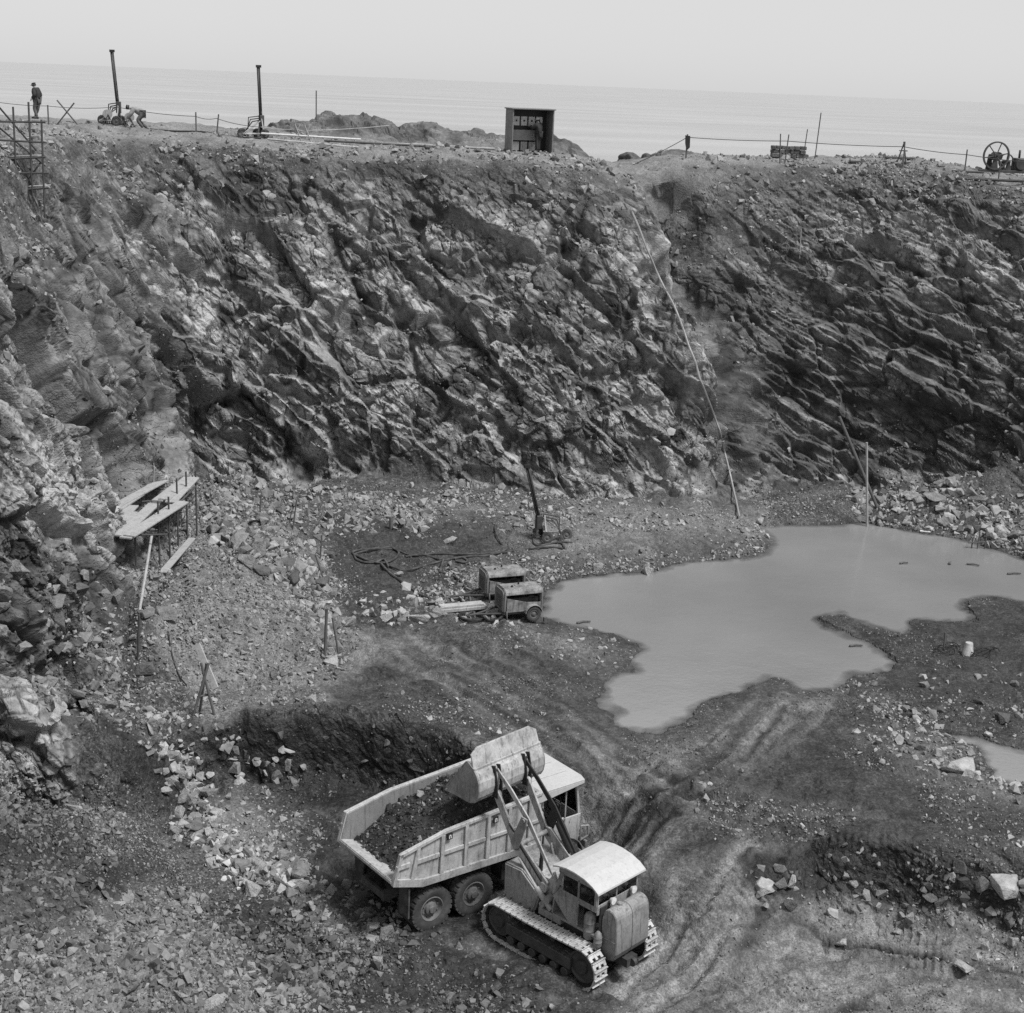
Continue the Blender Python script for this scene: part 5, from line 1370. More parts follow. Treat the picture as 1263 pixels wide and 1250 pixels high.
def person(label, loc, rz, J, jacket, trousers, hat, group=None):
    """J: joint positions (x forward, y left, z up, metres, feet at 0)"""
    root = thing('person', label, 'person', loc, rz)
    J = {k_: Vector(v) for k_, v in J.items()}
    rad = dict(pelvis=(.12, .16), belly=(.11, .15), chest=(.13, .18), neck=.055, head0=.06, head1=.095, head2=.085,
               shL=.07, elL=.045, wrL=.03, haL=.032, shR=.07, elR=.045, wrR=.03, haR=.032,
               hiL=.095, knL=.062, anL=.042, toL=.04, hiR=.095, knR=.062, anR=.042, toR=.04)
    nk, hd = J['neck'], J['head']; up = (hd - nk).normalized()
    co = {k_: J[k_] for k_ in J if k_ != 'head'}
    co['head0'] = nk + up * .06; co['head1'] = hd; co['head2'] = hd + up * .09
    for s_ in 'LR':
        co['ha' + s_] = J['wr' + s_] + (J['wr' + s_] - J['el' + s_]).normalized() * .07
        co['to' + s_] = J['an' + s_] + Vector((.16, 0, -.03))
    E_ = [('pelvis', 'belly'), ('belly', 'chest'), ('chest', 'neck'), ('neck', 'head0'), ('head0', 'head1'), ('head1', 'head2')]
    for s_ in 'LR': E_ += [('chest', 'sh' + s_), ('sh' + s_, 'el' + s_), ('el' + s_, 'wr' + s_), ('wr' + s_, 'ha' + s_), ('pelvis', 'hi' + s_), ('hi' + s_, 'kn' + s_), ('kn' + s_, 'an' + s_), ('an' + s_, 'to' + s_)]
    me = skin(E_, co, rad); bm = bmesh.new(); bm.from_mesh(me)
    # fingers, nose and ears grow out of the same mesh
    ex = MB()
    for s_, sg in (('L', 1), ('R', -1)):
        d_ = (J['wr' + s_] - J['el' + s_]).normalized(); sd_ = d_.cross(Vector((0, sg, 0)));
        sd_ = sd_.normalized() if sd_.length > .1 else Vector((1, 0, 0))
        for i, L_ in enumerate((.065, .078, .072, .055)):
            b0 = J['wr' + s_] + d_ * .08 + sd_ * (.016 * (i - 1.5)); cl = sd_.cross(d_) * (.02 * sg)
            ex.tube([b0, b0 + d_ * L_ * .5 + cl * .4, b0 + d_ * L_ * .85 + cl * 1.3], .009, 6, r2=.007)
        b0 = J['wr' + s_] + d_ * .04 + sd_ * .03; ex.tube([b0, b0 + d_ * .03 + sd_ * .025, b0 + d_ * .06 + sd_ * .02], .011, 6, r2=.008)
    fw = Vector((1, 0, 0)); fw = (fw - up * fw.dot(up)).normalized(); lf = up.cross(fw)
    ex.tube([hd + fw * .085 + up * .015, hd + fw * .115 - up * .02], .010, 6, r2=.016)
    for sg in (1, -1): ex.tube([hd + lf * sg * .085 - up * .02, hd + lf * sg * .1 + up * .03], .012, 6)
    for sg in (1, -1): ex.tube([hd + fw * .088 + lf * sg * .032 + up * .028, hd + fw * .096 + lf * sg * .032 + up * .028], .009, 6)
    ex.tube([hd + fw * .09 - up * .045 - lf * .022, hd + fw * .098 - up * .047, hd + fw * .09 - up * .045 + lf * .022], .007, 6)
    m2 = bpy.data.meshes.new('tmp'); m2.from_pydata(ex.v, [], ex.f); bm.from_mesh(m2); bpy.data.meshes.remove(m2)
    for f in bm.faces: f.smooth = True
    bm.to_mesh(me); bm.free(); me.name = 'body'; me.materials.clear(); me.materials.append(M_SKIN)
    b_ = bpy.data.objects.new('body', me); COL.objects.link(b_); b_.parent = root
    def garment(name, keys, edges, grow, mat, end=None):
        c2 = {k_: co[k_].copy() for k_ in keys}
        for k_, (to, t_) in (end or {}).items(): c2[k_] = co[k_].lerp(co[to], t_)
        r2 = {k_: tuple(v + grow for v in rad[k_]) if isinstance(rad[k_], tuple) else rad[k_] + grow for k_ in keys}
        g_ = skin(edges, c2, r2); g_.name = name; g_.materials.clear(); g_.materials.append(mat)
        o = bpy.data.objects.new(name, g_); COL.objects.link(o); o.parent = root
    garment('jacket', ['pelvis', 'belly', 'chest', 'shL', 'elL', 'wrL', 'shR', 'elR', 'wrR'], [('pelvis', 'belly'), ('belly', 'chest'), ('chest', 'shL'), ('shL', 'elL'), ('elL', 'wrL'), ('chest', 'shR'), ('shR', 'elR'), ('elR', 'wrR')], .055, jacket)
    garment('trousers', ['pelvis', 'hiL', 'knL', 'anL', 'hiR', 'knR', 'anR'], [('pelvis', 'hiL'), ('hiL', 'knL'), ('knL', 'anL'), ('pelvis', 'hiR'), ('hiR', 'knR'), ('knR', 'anR')], .03, trousers)
    for s_ in 'LR':
        q = MB(); a_ = co['an' + s_]; q.tube([a_ + Vector((-.06, 0, -.05)), a_ + Vector((.06, 0, -.045)), a_ + Vector((.19, 0, -.055))], .052, 8, r2=.04); q.build('boot', M_BLACK, root)
    q = MB(); Mh = Matrix.Translation(hd + up * .03) @ Matrix((fw, lf, up)).transposed().to_4x4()
    prof = [(.001, .12), (.05, .113), (.085, .085), (.104, .04), (.112, .0), (.108, -.005)] if hat == 'helmet' else [(.001, .085), (.06, .085), (.10, .07), (.112, .05), (.10, .03), (.098, .015)]
    q.lathe([(r_, -z) for r_, z in prof][::-1], 18, Mh @ Matrix.Rotation(R(-90), 4, 'X'))
    q.add([(.06, -.07, .015), (.16, -.05, -.002), (.175, 0, -.004), (.16, .05, -.002), (.06, .07, .015), (.06, -.07, .027), (.16, -.05, .01), (.175, 0, .008), (.16, .05, .01), (.06, .07, .027)],
          [(4, 3, 2, 1, 0), (5, 6, 7, 8, 9), (0, 1, 6, 5), (1, 2, 7, 6), (2, 3, 8, 7), (3, 4, 9, 8), (4, 0, 5, 9)], Mh)
    q.build('helmet' if hat == 'helmet' else 'cap', M_HELMET if hat == 'helmet' else M_CAP, root)
    q = MB(); q.lathe([(.104, -.0), (.106, .03), (.1, .06), (.085, .075)], 16, Mh @ Matrix.Rotation(R(-90), 4, 'X')); q.build('hair', M_HAIR, root)
    return root

WALK = dict(pelvis=(0, 0, .93), belly=(.01, 0, 1.08), chest=(.05, 0, 1.32), neck=(.09, 0, 1.50), head=(.14, 0, 1.63),
            shL=(.06, .19, 1.42), elL=(-.03, .25, 1.16), wrL=(.14, .22, .98), shR=(.06, -.19, 1.42), elR=(-.06, -.25, 1.15), wrR=(.08, -.23, .95),
            hiL=(.0, .10, .90), knL=(.12, .10, .50), anL=(-.02, .10, .10), hiR=(0, -.10, .90), knR=(.05, -.10, .49), anR=(.22, -.10, .10))
BEND = dict(pelvis=(-.18, 0, .78), belly=(-.05, 0, .86), chest=(.20, 0, .98), neck=(.38, 0, 1.02), head=(.50, 0, 1.05),
            shL=(.24, .19, .98), elL=(.40, .24, .74), wrL=(.56, .16, .56), shR=(.24, -.19, .98), elR=(.38, -.24, .72), wrR=(.58, -.14, .50),
            hiL=(-.18, .10, .76), knL=(.10, .12, .46), anL=(-.18, .12, .10), hiR=(-.18, -.10, .76), knR=(.02, -.12, .42), anR=(-.38, -.12, .10))
REACH = dict(pelvis=(0, 0, .92), belly=(.0, 0, 1.07), chest=(.03, 0, 1.30), neck=(.05, 0, 1.48), head=(.09, 0, 1.61),
             shL=(.04, .19, 1.40), elL=(.22, .24, 1.22), wrL=(.44, .18, 1.30), shR=(.04, -.19, 1.40), elR=(.02, -.26, 1.13), wrR=(.20, -.22, 1.0),
             hiL=(.0, .10, .90), knL=(.03, .11, .49), anL=(-.02, .11, .10), hiR=(0, -.10, .90), knR=(.05, -.12, .49), anR=(.02, -.12, .10))

# ------------------------------------------------------------------ left scaffold under the walkway
sb = spot(30, 250); SCY = float(np.clip(sb.y, 54, 71))
def sc(px, py, dy=0.0): return zat(px, py, SCY + dy)
scaf = thing('scaffold_tower', 'tube scaffold with board lifts standing against the top left rock face', 'scaffold', sc(30, 250))
scaf_off = Vector(scaf.location)
def child_tube(root, name, a, b, r_, mat):
    q = MB(); q.tube([Vector(a) - Vector(root.location), Vector(b) - Vector(root.location)], r_, 7); return q.build(name, mat, root)
for dy in (0, 1.1):
    for pa, pb in (((3, 205), (4, 272)), ((16, 132), (22, 262)), ((35, 126), (40, 236)), ((51, 148), (55, 262))):
        child_tube(scaf, 'standard', sc(*pa, dy), sc(*pb, dy) - Vector((0, 0, .2)), .036, M_RUST)
    for pa, pb in (((-20, 198), (56, 194)), ((-20, 238), (60, 232)), ((-20, 172), (56, 176)), ((-20, 214), (60, 214)), ((-20, 150), (56, 151))):
        child_tube(scaf, 'ledger', sc(*pa, dy), sc(*pb, dy), .036, M_WOODD if dy else M_RUST)
for pa, pb in (((-10, 122), (45, 186)), ((-10, 150), (56, 205)), ((8, 260), (52, 198)), ((-14, 166), (30, 212))):
    child_tube(scaf, 'brace', sc(*pa, -.06), sc(*pb, 1.1), .034, M_RUST)
for i, (pa, pb) in enumerate((((-25, 146), (92, 149)), ((-25, 149), (80, 151)))):
    a, b = zat(pa[0], 148, 75.6 + .35 * i), zat(pb[0], 150, 75.6 + .35 * i); q = MB(); L_ = (b - a).length
    q.box(0, L_, -.14, .14, 0, .05); o = q.build('walkway_plank', M_WOOD, None, .005); o.location = a; o.rotation_euler = (0, -math.asin((b - a).z / L_), math.atan2((b - a).y, (b - a).x))
    tag(o, ('near' if i == 0 else 'far') + ' plank of the walkway on top of the tube scaffold, where a man walks', 'plank', 'walkway planks')
for i, (pa, pb) in enumerate((((-20, 236), (60, 231)), ((-20, 197), (50, 194)))):
    a, b = sc(*pa, .5), sc(*pb, .5); q = MB(); L_ = (b - a).length
    q.box(0, L_, -.3, .3, .04, .08); o = q.build('scaffold_board', M_WOOD, None, .005); o.location = a; o.rotation_euler = (0, -math.asin((b - a).z / L_), math.atan2((b - a).y, (b - a).x))
    tag(o, ('lower' if i == 0 else 'upper') + ' board lift of the tube scaffold at the top left', 'board', 'scaffold boards')

wp = zat(47, 148, 75.7)
for i, px in enumerate((4, 40, 86)):
    p_ = zat(px, 149, 75.8); gz_0 = ground_z(p_.x, p_.y); q = MB()
    for y_ in (-.3, .45): q.tube([(0, y_, gz_0 - p_.z - .1), (0, y_, -.01)], .04, 6)
    q.tube([(0, -.5, -.05), (0, .6, -.05)], .04, 6); o = q.build('plank_support', M_WOODD); o.location = p_; tag(o, ('leftmost', 'middle', 'rightmost')[i] + ' of the low supports carrying the walkway planks', 'support', 'walkway supports')
person('man in a dark jacket and cap walking along the plank walkway', (wp.x, wp.y, wp.z + .04), R(165), WALK, M_JACKET, M_TROUS, 'cap')

# crossed poles beside the walkway and posts of the rope line
def post(px, y, h, r_=.035, lean=(0, 0), label='', mat=None, cat='post', group=None, name='fence_post'):
    b = rim(px, y)
    return rod(name, b - Vector((0, 0, .15)), b + Vector((lean[0], lean[1], h)), r_, mat or M_WOODD, label, cat, group)
b = rim(83, 73)
rod('timber_pole', b + Vector((-.55, 0, -.1)), b + Vector((.35, .1, 1.0)), .035, M_WOODD, 'timber pole leaning right in the crossed pair by the walkway end', 'pole', 'crossed poles')
rod('timber_pole', b + Vector((.55, .08, -.1)), b + Vector((-.45, .0, 1.1)), .035, M_WOODD, 'timber pole leaning left in the crossed pair by the walkway end', 'pole', 'crossed poles')
post(60, 73, .95, label='post of the rope line just behind the walking man')
post(242, 74, 1.0, label='post of the rope line between the two tall drill masts, left one')
post(267, 74, .9, lean=(.12, 0), label='leaning post of the rope line left of the second drill mast')
def over(px, y, h): return rim(px, y) + Vector((0, 0, h))
rope('guard_rope', [over(-25, 72, 1.15), over(60, 73, .9), over(145, 74, .95), over(242, 74, .8), over(267, 74, .7), over(322, 74, .55)], .016, M_RUST, 'thin rope strung along the left rim from the walkway to the second mast', 'rope', .08)

# ------------------------------------------------------------------ wagon drills
def wagon_drill(label, loc, rz, mast_h, lean, group='drilling rigs', side=0.0, low=.12):
    root = thing('wagon_drill', label, 'drill rig', loc, rz, group)
    top = Vector((lean, side, mast_h)); bot = Vector((0, 0, low))
    q = MB(); d_ = (top - bot)
    q.tube([bot, top], .055, 6); q.tube([bot + Vector((.09, 0, 0)), top + Vector((.09, 0, 0))], .03, 6)
    q.box(-.07, .16, -.07, .07, -.06, .06, Matrix.Translation(top)); q.build('mast', M_BLACK, root)
    q = MB(); m = bot + d_ * .22; q.box(-.10, .12, -.11, .11, -.28, .28, Matrix.Translation(m + Vector((.05, 0, 0)))); q.tube([m + Vector((.05, 0, .28)), m + Vector((.05, 0, .45))], .05, 8); q.build('rock_drill', M_DARKM, root, .02)
    q = MB()
    for sg in (1, -1):
        q.tube([(0, sg * .35, .25), (0, sg * .05, 1.05)], .03, 7); q.tube([(0, sg * .35, .25), (-.9, sg * .1, .22)], .03, 7); q.tube([(-.9, sg * .1, .22), (0, sg * .08, .9)], .022, 6)
    q.tube([(0, -.42, .25), (0, .42, .25)], .035, 8); q.tube([(-.9, -.2, .22), (-.9, .2, .22)], .03, 7)
    q.build('frame', M_PALEM, root)
    for x, y in ((.0, .46), (.0, -.46), (-.9, .26)):
        w = wheel(root, 'wheel', x, y, .24, .24, .09, 1 if y > 0 else -1, M_RUBBER, 14)
    q = MB()
    for k_ in range(3):
        q.tube([(.06, .02, .9 + .1 * k_), (-.35 - .1 * k_, .25, .8 + .1 * k_), (-.6, .42 - .1 * k_, .4), (-.5 - .1 * k_, .5, .06), (-1.0, .7, .04)], .03, 6)
    q.build('air_hose', M_RUST, root)
    return root
b = rim(147, 74.5); t_ = zat(137, 63, 74.5)
wagon_drill('drill rig with the tallest mast on the left rim, men working beside it', b, 0, t_.z - b.z, t_.x - b.x)
b = rim(322, 74.5); t_ = zat(318, 82, 74.5)
wagon_drill('drill rig on the rim with pale frame beside the white pipe', b, .6, t_.z - b.z, -.15)
b = spot(668, 664); t_ = zat(645, 566, b.y + .6)
wagon_drill('drill rig with slanted black mast on the gravel bench under the middle wall', b, R(200), t_.z - b.z, -(t_.x - b.x) * .94, side=-(t_.x - b.x) * .3)

cp = rim(172, 73.6)
person('man in pale shirt bending over a tool beside the tallest drill mast', cp, R(195), BEND, M_SHIRT, M_TROUS, 'cap')
for i, px in enumerate((133, 160)):
    c_ = rim(px, 74.4); r0 = thing('hose_reel', ('left' if i == 0 else 'right') + ' hose drum on a stand at the foot of the tallest mast', 'hose reel', c_, .4, 'hose drums at the mast')
    q = MB(); q.lathe([(.001, -.16), (.22, -.16), (.22, -.13), (.15, -.12), (.15, .12), (.22, .13), (.22, .16), (.001, .16)], 18, T3(0, 0, .5)); q.build('drum', M_STEEL, r0)
    q = MB()
    for sg in (1, -1): q.tube([(-.25, sg * .19, 0), (0, sg * .19, .5), (.25, sg * .19, 0)], .025, 6)
    q.build('stand', M_RUST, r0)
b = rim(390, 101); post(390, 101, zat(390, 112, 101).z - b.z, .04, label='thin rod standing alone on the headland rocks', cat='rod', name='marker_rod')

# white pipe and its little trestles along the rim
a, b = over(322, 74, .25), over(445, 74, .28)
rod('water_pipe', a, b, .05, M_WHITE, 'white pipe raised on small trestles along the middle left rim', 'pipe')
a, b = over(330, 73.2, .06), over(442, 73.0, .06); rod('water_pipe', a, b, .05, M_PALEM, 'pale pipe lying on the ground below the white raised pipe', 'pipe')
for i, px in enumerate((367, 379)):
    c_ = rim(px, 74); r0 = thing('pipe_trestle', ('left' if i == 0 else 'right') + ' small trestle of stakes carrying the white pipe', 'trestle', c_, 0, 'pipe trestles')
    for sg in (1, -1):
        q = MB(); q.tube([(-.22 * sg, .0, -.05), (.12 * sg, .05 * sg, .85)], .03, 6); q.build('leg', M_WOOD, r0)
rope('guard_rope', [over(322, 74, .55), over(367, 74, .6), over(379, 74, .6), over(480, 80, .9)], .018, M_PALEM, 'pale rope rising from the second mast past the pipe trestles', 'rope', .05)
for i, (pa, pb, y) in enumerate(((400, 545, 74.5), (425, 520, 75.6), (520, 610, 77))):
    a, b = over(pa, y, .10), over(pb, y, .10)
    rod('timber_pole', a, b, .055, M_WOOD if i else M_WOODD, ('dark long pole', 'pale long pole', 'long pole reaching to the hut')[i] + ' lying on the rim left of the hut', 'pole', 'poles lying on the rim')
rope('air_hose', [over(p_, 73.4, .05) for p_ in (185, 215, 250, 290, 322)], .045, M_BLACK, 'black hose lying along the rim between the two rim drill masts', 'hose', 0, 6, smooth=True)

# ------------------------------------------------------------------ the hut
HY = 78.5
hb = rim(649, HY); hb.z = min(hb.z, zat(649, 181, HY).z)
hut = thing('switch_hut', 'open fronted grey metal hut with panels inside on the rim', 'hut', hb, R(20))
HW, HH, HD = 1.14, zat(649, 135, HY).z - hb.z, .9
q = MB()
q.box(-HW, -HW + .07, -HD, .2, -.3, HH); q.box(HW - .07, HW, -HD, .2, -.3, HH); q.box(-HW + .07, HW - .07, .12, .2, -.3, HH); q.box(-HW + .07, HW - .07, -HD, .12, -.05, .04)
q.build('hut_walls', M_HUTP, hut, .01)
q = MB(); q.box(-HW - .06, HW + .06, -HD - .08, .26, HH, HH + .06); q.build('roof', M_HUTP, hut, .01)
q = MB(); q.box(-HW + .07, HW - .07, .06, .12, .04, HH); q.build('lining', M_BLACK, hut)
for i in range(4):
    q = MB(); x = -.78 + i * .42; q.box(x, x + .34, -.02, .06, HH - .82, HH - .36); pa_ = q.build('panel', M_WHITE, hut, .01)
    q = MB(); q.box(x + .13, x + .21, -.05, -.02, HH - .62, HH - .54); q.build('dial', M_BLACK, pa_)
q = MB(); q.box(-.82, .55, -.10, .06, .62, 1.15); q.build('counter_panel', M_STEEL, hut, .01)
for i in range(3):
    q = MB(); x = -.78 + i * .45; q.box(x, x + .36, -.02, .06, .10, .55); q.build('panel', M_PALEM, hut, .01)
hm = Vector(hb) + Vector((.42 * math.cos(R(20)) + .62 * math.sin(R(20)), .42 * math.sin(R(20)) - .62 * math.cos(R(20)), 0))
person('man in dark clothes and pale helmet at the panels inside the hut', (hm.x, hm.y, hb.z + .05), R(150), REACH, M_JACKET, M_JACKET, 'helmet')

# ------------------------------------------------------------------ right rim: rope line, posts, stone wall, winch
pts = [over(780, 78, .05), over(846, 78, 1.05), over(968, 78, .95), over(1112, 77, .95), over(1190, 76, .75), over(1290, 75, .8)]
rope('guard_rope', pts, .02, M_RUST, 'dark rope strung along the right rim as far as the winch', 'rope', .05)
o = post(846, 78, 1.2, .04, label='post with a rag hanging on it where the right rope begins')
q = MB(); rr_ = rim(846, 78); q.prism([(-.12, 1.15), (.14, 1.12), (.16, .55), (.05, .42), (-.05, .55), (-.1, .75)], -.06, -.04); o = q.build('rag', M_JACKET); o.location = rr_; tag(o, 'dark rag hanging on the post where the right rope begins', 'rag')
post(962, 77.5, 1.45, .03, (-.1, 0), 'left stake of the leaning pair before the dry stone wall', group='leaning stakes')
post(968, 77.5, 1.4, .03, (.08, 0), 'right stake of the leaning pair before the dry stone wall', group='leaning stakes')
post(990, 78, 1.6, .025, (.1, 0), 'thin stake on the right end of the dry stone wall', name='stake', cat='stake')
post(1005, 78.5, 2.3, .028, (.1, 0), 'tallest thin rod on the right rim behind the stone wall', name='marker_rod', cat='rod')
c_ = rim(1112, 77); r0 = thing('rope_trestle', 'wooden trestle of three legs holding the rope on the right rim', 'trestle', c_)
for dx, dy, tx in ((-.3, .1, .02), (.28, .1, -.02), (.0, -.3, .04)):
    q = MB(); q.tube([(dx, dy, -.1), (tx, 0, 1.2)], .035, 6); q.build('leg', M_WOODD, r0)
q = MB(); q.tube([(-.2, 0, .75), (.22, 0, .75)], .03, 6); q.build('crossbar', M_WOODD, r0)
post(1190, 76, 1.0, .035, label='post of the right rope just left of the big winch wheel')
post(1231, 74.5, 1.0, .035, label='post before the rim of the big winch wheel')
# dry stone wall
wa = rim(950, 79); q = MB(); rs = np.random.default_rng(5)
for row in range(4):
    x = 0.0
    while x < 1.9 - row * .12:
        w_ = rs.uniform(.18, .42); h_ = .19; j = lambda: rs.uniform(-.025, .025)
        Mw = Matrix.Translation((x + w_ / 2, j() * 2, row * .20 - .1)) @ Matrix.Rotation(j() * 3, 4, 'Y')
        q.box(-w_ / 2 + .01, w_ / 2 - .01, -.26 + j(), .26 + j(), 0 + j() * .5, h_ + j() * .5, Mw); x += w_
o = q.build('dry_stone_wall', M_BOULDER[0], None, .025); o.location = wa; tag(o, 'short dry stone wall standing on the right rim', 'stone wall')
for i, (pa, y, L_, rz) in enumerate(((1048, 78, 1.1, .1), (1062, 77.6, .8, -.1), (1092, 78, 1.6, .05))):
    b = rim(pa, y); q = MB(); q.box(0, L_, -.12, .12, 0, .10); o = q.build('timber_baulk', M_WOODD, None, .012); o.location = b + Vector((0, 0, .02)); o.rotation_euler = (0, 0, rz)
    tag(o, ('longest flat timber by the rope trestle', 'left timber of the pair lying between the rods and the trestle', 'right timber of the pair lying between the rods and the trestle')[(1, 2, 0)[i]], 'timber', 'timbers on the right rim')
# winch
wb = rim(1228, 76.2); winch = thing('winch', 'old winch with a big spoked flywheel on the right rim', 'winch', wb, R(8))
def spoked(rad, name, x, y, z, n=6):
    q = MB(); M = T3(x, y, z); q.lathe([(rad * .90, -.05), (rad, -.05), (rad, .05), (rad * .90, .05), (rad * .90, -.05)], 36, M); q.lathe([(.001, -.09), (rad * .17, -.09), (rad * .17, .09), (.001, .09)], 14, M)
    for i in range(n):
        a = 2 * math.pi * i / n + .2; q.tube([(x, y, z), (x + rad * .93 * math.cos(a), y, z + rad * .93 * math.sin(a))], rad * .04, 6)
    return q.build(name, M_RUST, winch)
spoked(.70, 'flywheel', -.08, 0, .84); spoked(.40, 'drive_wheel', .65, .35, .55, 5)
q = MB(); q.tube([(-.08, -.3, .84), (-.08, .8, .84)], .05, 8); q.tube([(.65, -.1, .55), (.65, .8, .55)], .045, 8); q.build('axle', M_DARKM, winch)
q = MB(); q.lathe([(.001, .1), (.22, .1), (.22, .14), (.16, .16), (.16, .55), (.22, .57), (.22, .62), (.001, .62)], 16, T3(.1, 0, .8)); q.build('drum', M_DARKM, winch)
q = MB()
for y in (.05, .7): q.box(-.9, 1.7, y - .06, y + .06, .0, .14); q.prism([(-.25, .14), (.1, .14), (.0, .84), (-.16, .84)], y - .05, y + .05); q.prism([(.5, .14), (.8, .14), (.72, .55), (.58, .55)], y - .05, y + .05)
q.build('bed_frame', M_DARKM, winch, .01)
q = MB(); q.box(1.05, 1.6, .1, .6, .14, .75); q.tube([(1.3, .3, .75), (1.3, .3, 1.15)], .06, 8); q.lathe([(.001, -.05), (.28, -.05), (.28, .05), (.001, .05)], 16, T3(1.3, 0, .45)); q.build('engine', M_DARKM, winch, .03)
a, b = over(1180, 74.2, .05), over(1300, 73.4, .05); rod('steel_rail', a, b, .07, M_DARKM, 'dark rail lying along the rim in front of the winch', 'rail')
a, b = over(1175, 75.4, .06), over(1225, 75.2, .06); rod('steel_rail', a, b, .05, M_RUST, 'short rail running to the winch bed', 'rail')

# ------------------------------------------------------------------ plank platform on tubes by the left wall
ZD = 3.3
def z6(a_, b_): return 80 + a_ * .288, 560 + b_ * .288
def dk(a_, b_, z=ZD): return Vector(at(*z6(a_, b_), z))
plat = thing('tube_platform', 'tube scaffold carrying pale planks beside the bright left rock', 'scaffold', dk(400, 270))
def st(a_, b_, up_=.25, lean=(0, 0)):
    t_ = dk(a_, b_); z_ = ground_z(t_.x + lean[0], t_.y + lean[1])
    child_tube(plat, 'standard', t_ + Vector((0, 0, up_ - .25)), (t_.x + lean[0], t_.y + lean[1], min(z_ - .15, ZD - 1.2)), .034, M_RUST)
for a_, b_, u in ((205, 300, .5), (400, 270, .8), (445, 250, .8), (480, 180, .9), (520, 150, .9), (560, 110, .6), (380, 60, .3), (300, 330, .1)):
    st(a_, b_, u)
for (a1, b1), (a2, b2), z in (((75, 355), (440, 345), ZD - .06), ((215, 155), (425, 150), ZD - .06), ((330, 205), (500, 190), ZD - .06), ((400, 300), (560, 140), ZD - .06), ((205, 330), (400, 330), ZD - .9), ((400, 340), (565, 170), ZD - .9), ((180, 300), (390, 60), ZD - .08)):
    child_tube(plat, 'ledger', dk(a1, b1, z), dk(a2, b2, z), .032, M_RUST)
for (a1, b1, z1), (a2, b2, z2) in (((205, 330, ZD - 1.4), (400, 300, ZD - .2)), ((400, 320, ZD - 1.5), (520, 160, ZD - .1)), ((450, 250, ZD - .1), (560, 140, ZD - 1.4))):
    child_tube(plat, 'brace', dk(a1, b1, z1), dk(a2, b2, z2), .03, M_RUST)
PLK = [((195, 258), (400, 130), 'plank nearest the bright rock on the platform', 0), ((215, 235), (425, 128), 'second plank from the bright rock on the platform', .05), ((180, 345), (292, 222), 'short plank at the near left corner of the platform', 0),
       ((228, 352), (300, 250), 'narrow plank beside the short corner plank', .0), ((240, 355), (382, 222), 'middle plank of the near half of the platform', .0), ((258, 365), (470, 225), 'long pale plank on the outer near edge', .0), ((275, 362), (508, 214), 'outermost long plank of the near half', .05),
       ((395, 205), (500, 122), 'inner plank of the far half of the platform', .0), ((425, 205), (530, 115), 'middle plank of the far half of the platform', .05), ((452, 212), (553, 112), 'outermost plank of the far half of the platform', .0)]
for i, (p0, p1, lab, dz) in enumerate(PLK):
    a, b = dk(*p0), dk(*p1); L_ = (b - a).length; q = MB()
    wd_ = .11 if 'narrow' in lab else .2
    q.box(0, L_, -wd_, wd_, 0, .055); o = q.build('deck_plank', M_WOOD, None, .006); o.location = a + Vector((0, 0, dz)); o.rotation_euler = (random.uniform(-.05, .05), random.uniform(-.02, .02), math.atan2((b - a).y, (b - a).x))
    tag(o, lab, 'plank', 'planks on the tube platform')
a = dk(372, 350, ZD - .3); bb = spot(*z6(310, 690)); rod('timber_pole', bb - Vector((0, 0, .1)), a, .045, M_WOOD, 'pale pole leaning against the plank platform', 'pole')
bb = spot(*z6(318, 880)); rod('timber_pole', bb - Vector((0, 0, .1)), zat(*z6(318, 690), bb.y), .04, M_RUST, 'thin dark upright pole below the plank platform', 'pole')
a, b = spot(*z6(425, 505)), dk(545, 365, ZD - 1.6); q = MB(); d_ = b - a; q.box(0, d_.length, -.13, .13, 0, .05); o = q.build('leaning_board', M_WOOD, None, .006); o.location = a; o.rotation_euler = (0, -math.asin(d_.z / d_.length), math.atan2(d_.y, d_.x)); tag(o, 'board leaning up under the outer edge of the plank platform', 'board')
rope('cable', [spot(*z6(a_, b_)) + Vector((0, 0, .05)) for a_, b_ in ((440, 690), (452, 780), (470, 870), (500, 950), (530, 990))], .025, M_BLACK, 'dark cable trailing down the scree from the flat topped block', 'cable', 0, 6, smooth=True)

# trestle with the leaning plank
tb = spot(251, 878); tr_ = thing('plank_trestle', 'crossed pole trestle on the pale track at the foot of the scree', 'trestle', tb)
for dx, dy, tx in ((-.32, -.25, .12), (.32, -.12, -.1), (-.22, .3, .06)):
    q = MB(); q.tube([(dx, dy, -.1), (tx, .05, 1.55)], .04, 7); q.build('leg', M_WOODD, tr_)
q = MB(); q.tube([(-.2, -.1, .55), (.22, .1, .6)], .03, 6); q.build('crossbar', M_WOODD, tr_)
a = zat(266, 850, tb.y + .2); b = zat(243, 795, tb.y + .9); q = MB(); d_ = b - a; q.box(0, d_.length, -.10, .10, -.03, .03); o = q.build('plank', M_WOOD, None, .006)
o.matrix_world = Matrix.Translation(a) @ d_.to_track_quat('X', 'Y').to_matrix().to_4x4() @ Matrix.Rotation(R(35), 4, 'X'); tag(o, 'pale weathered plank propped up on the crossed pole trestle', 'plank')

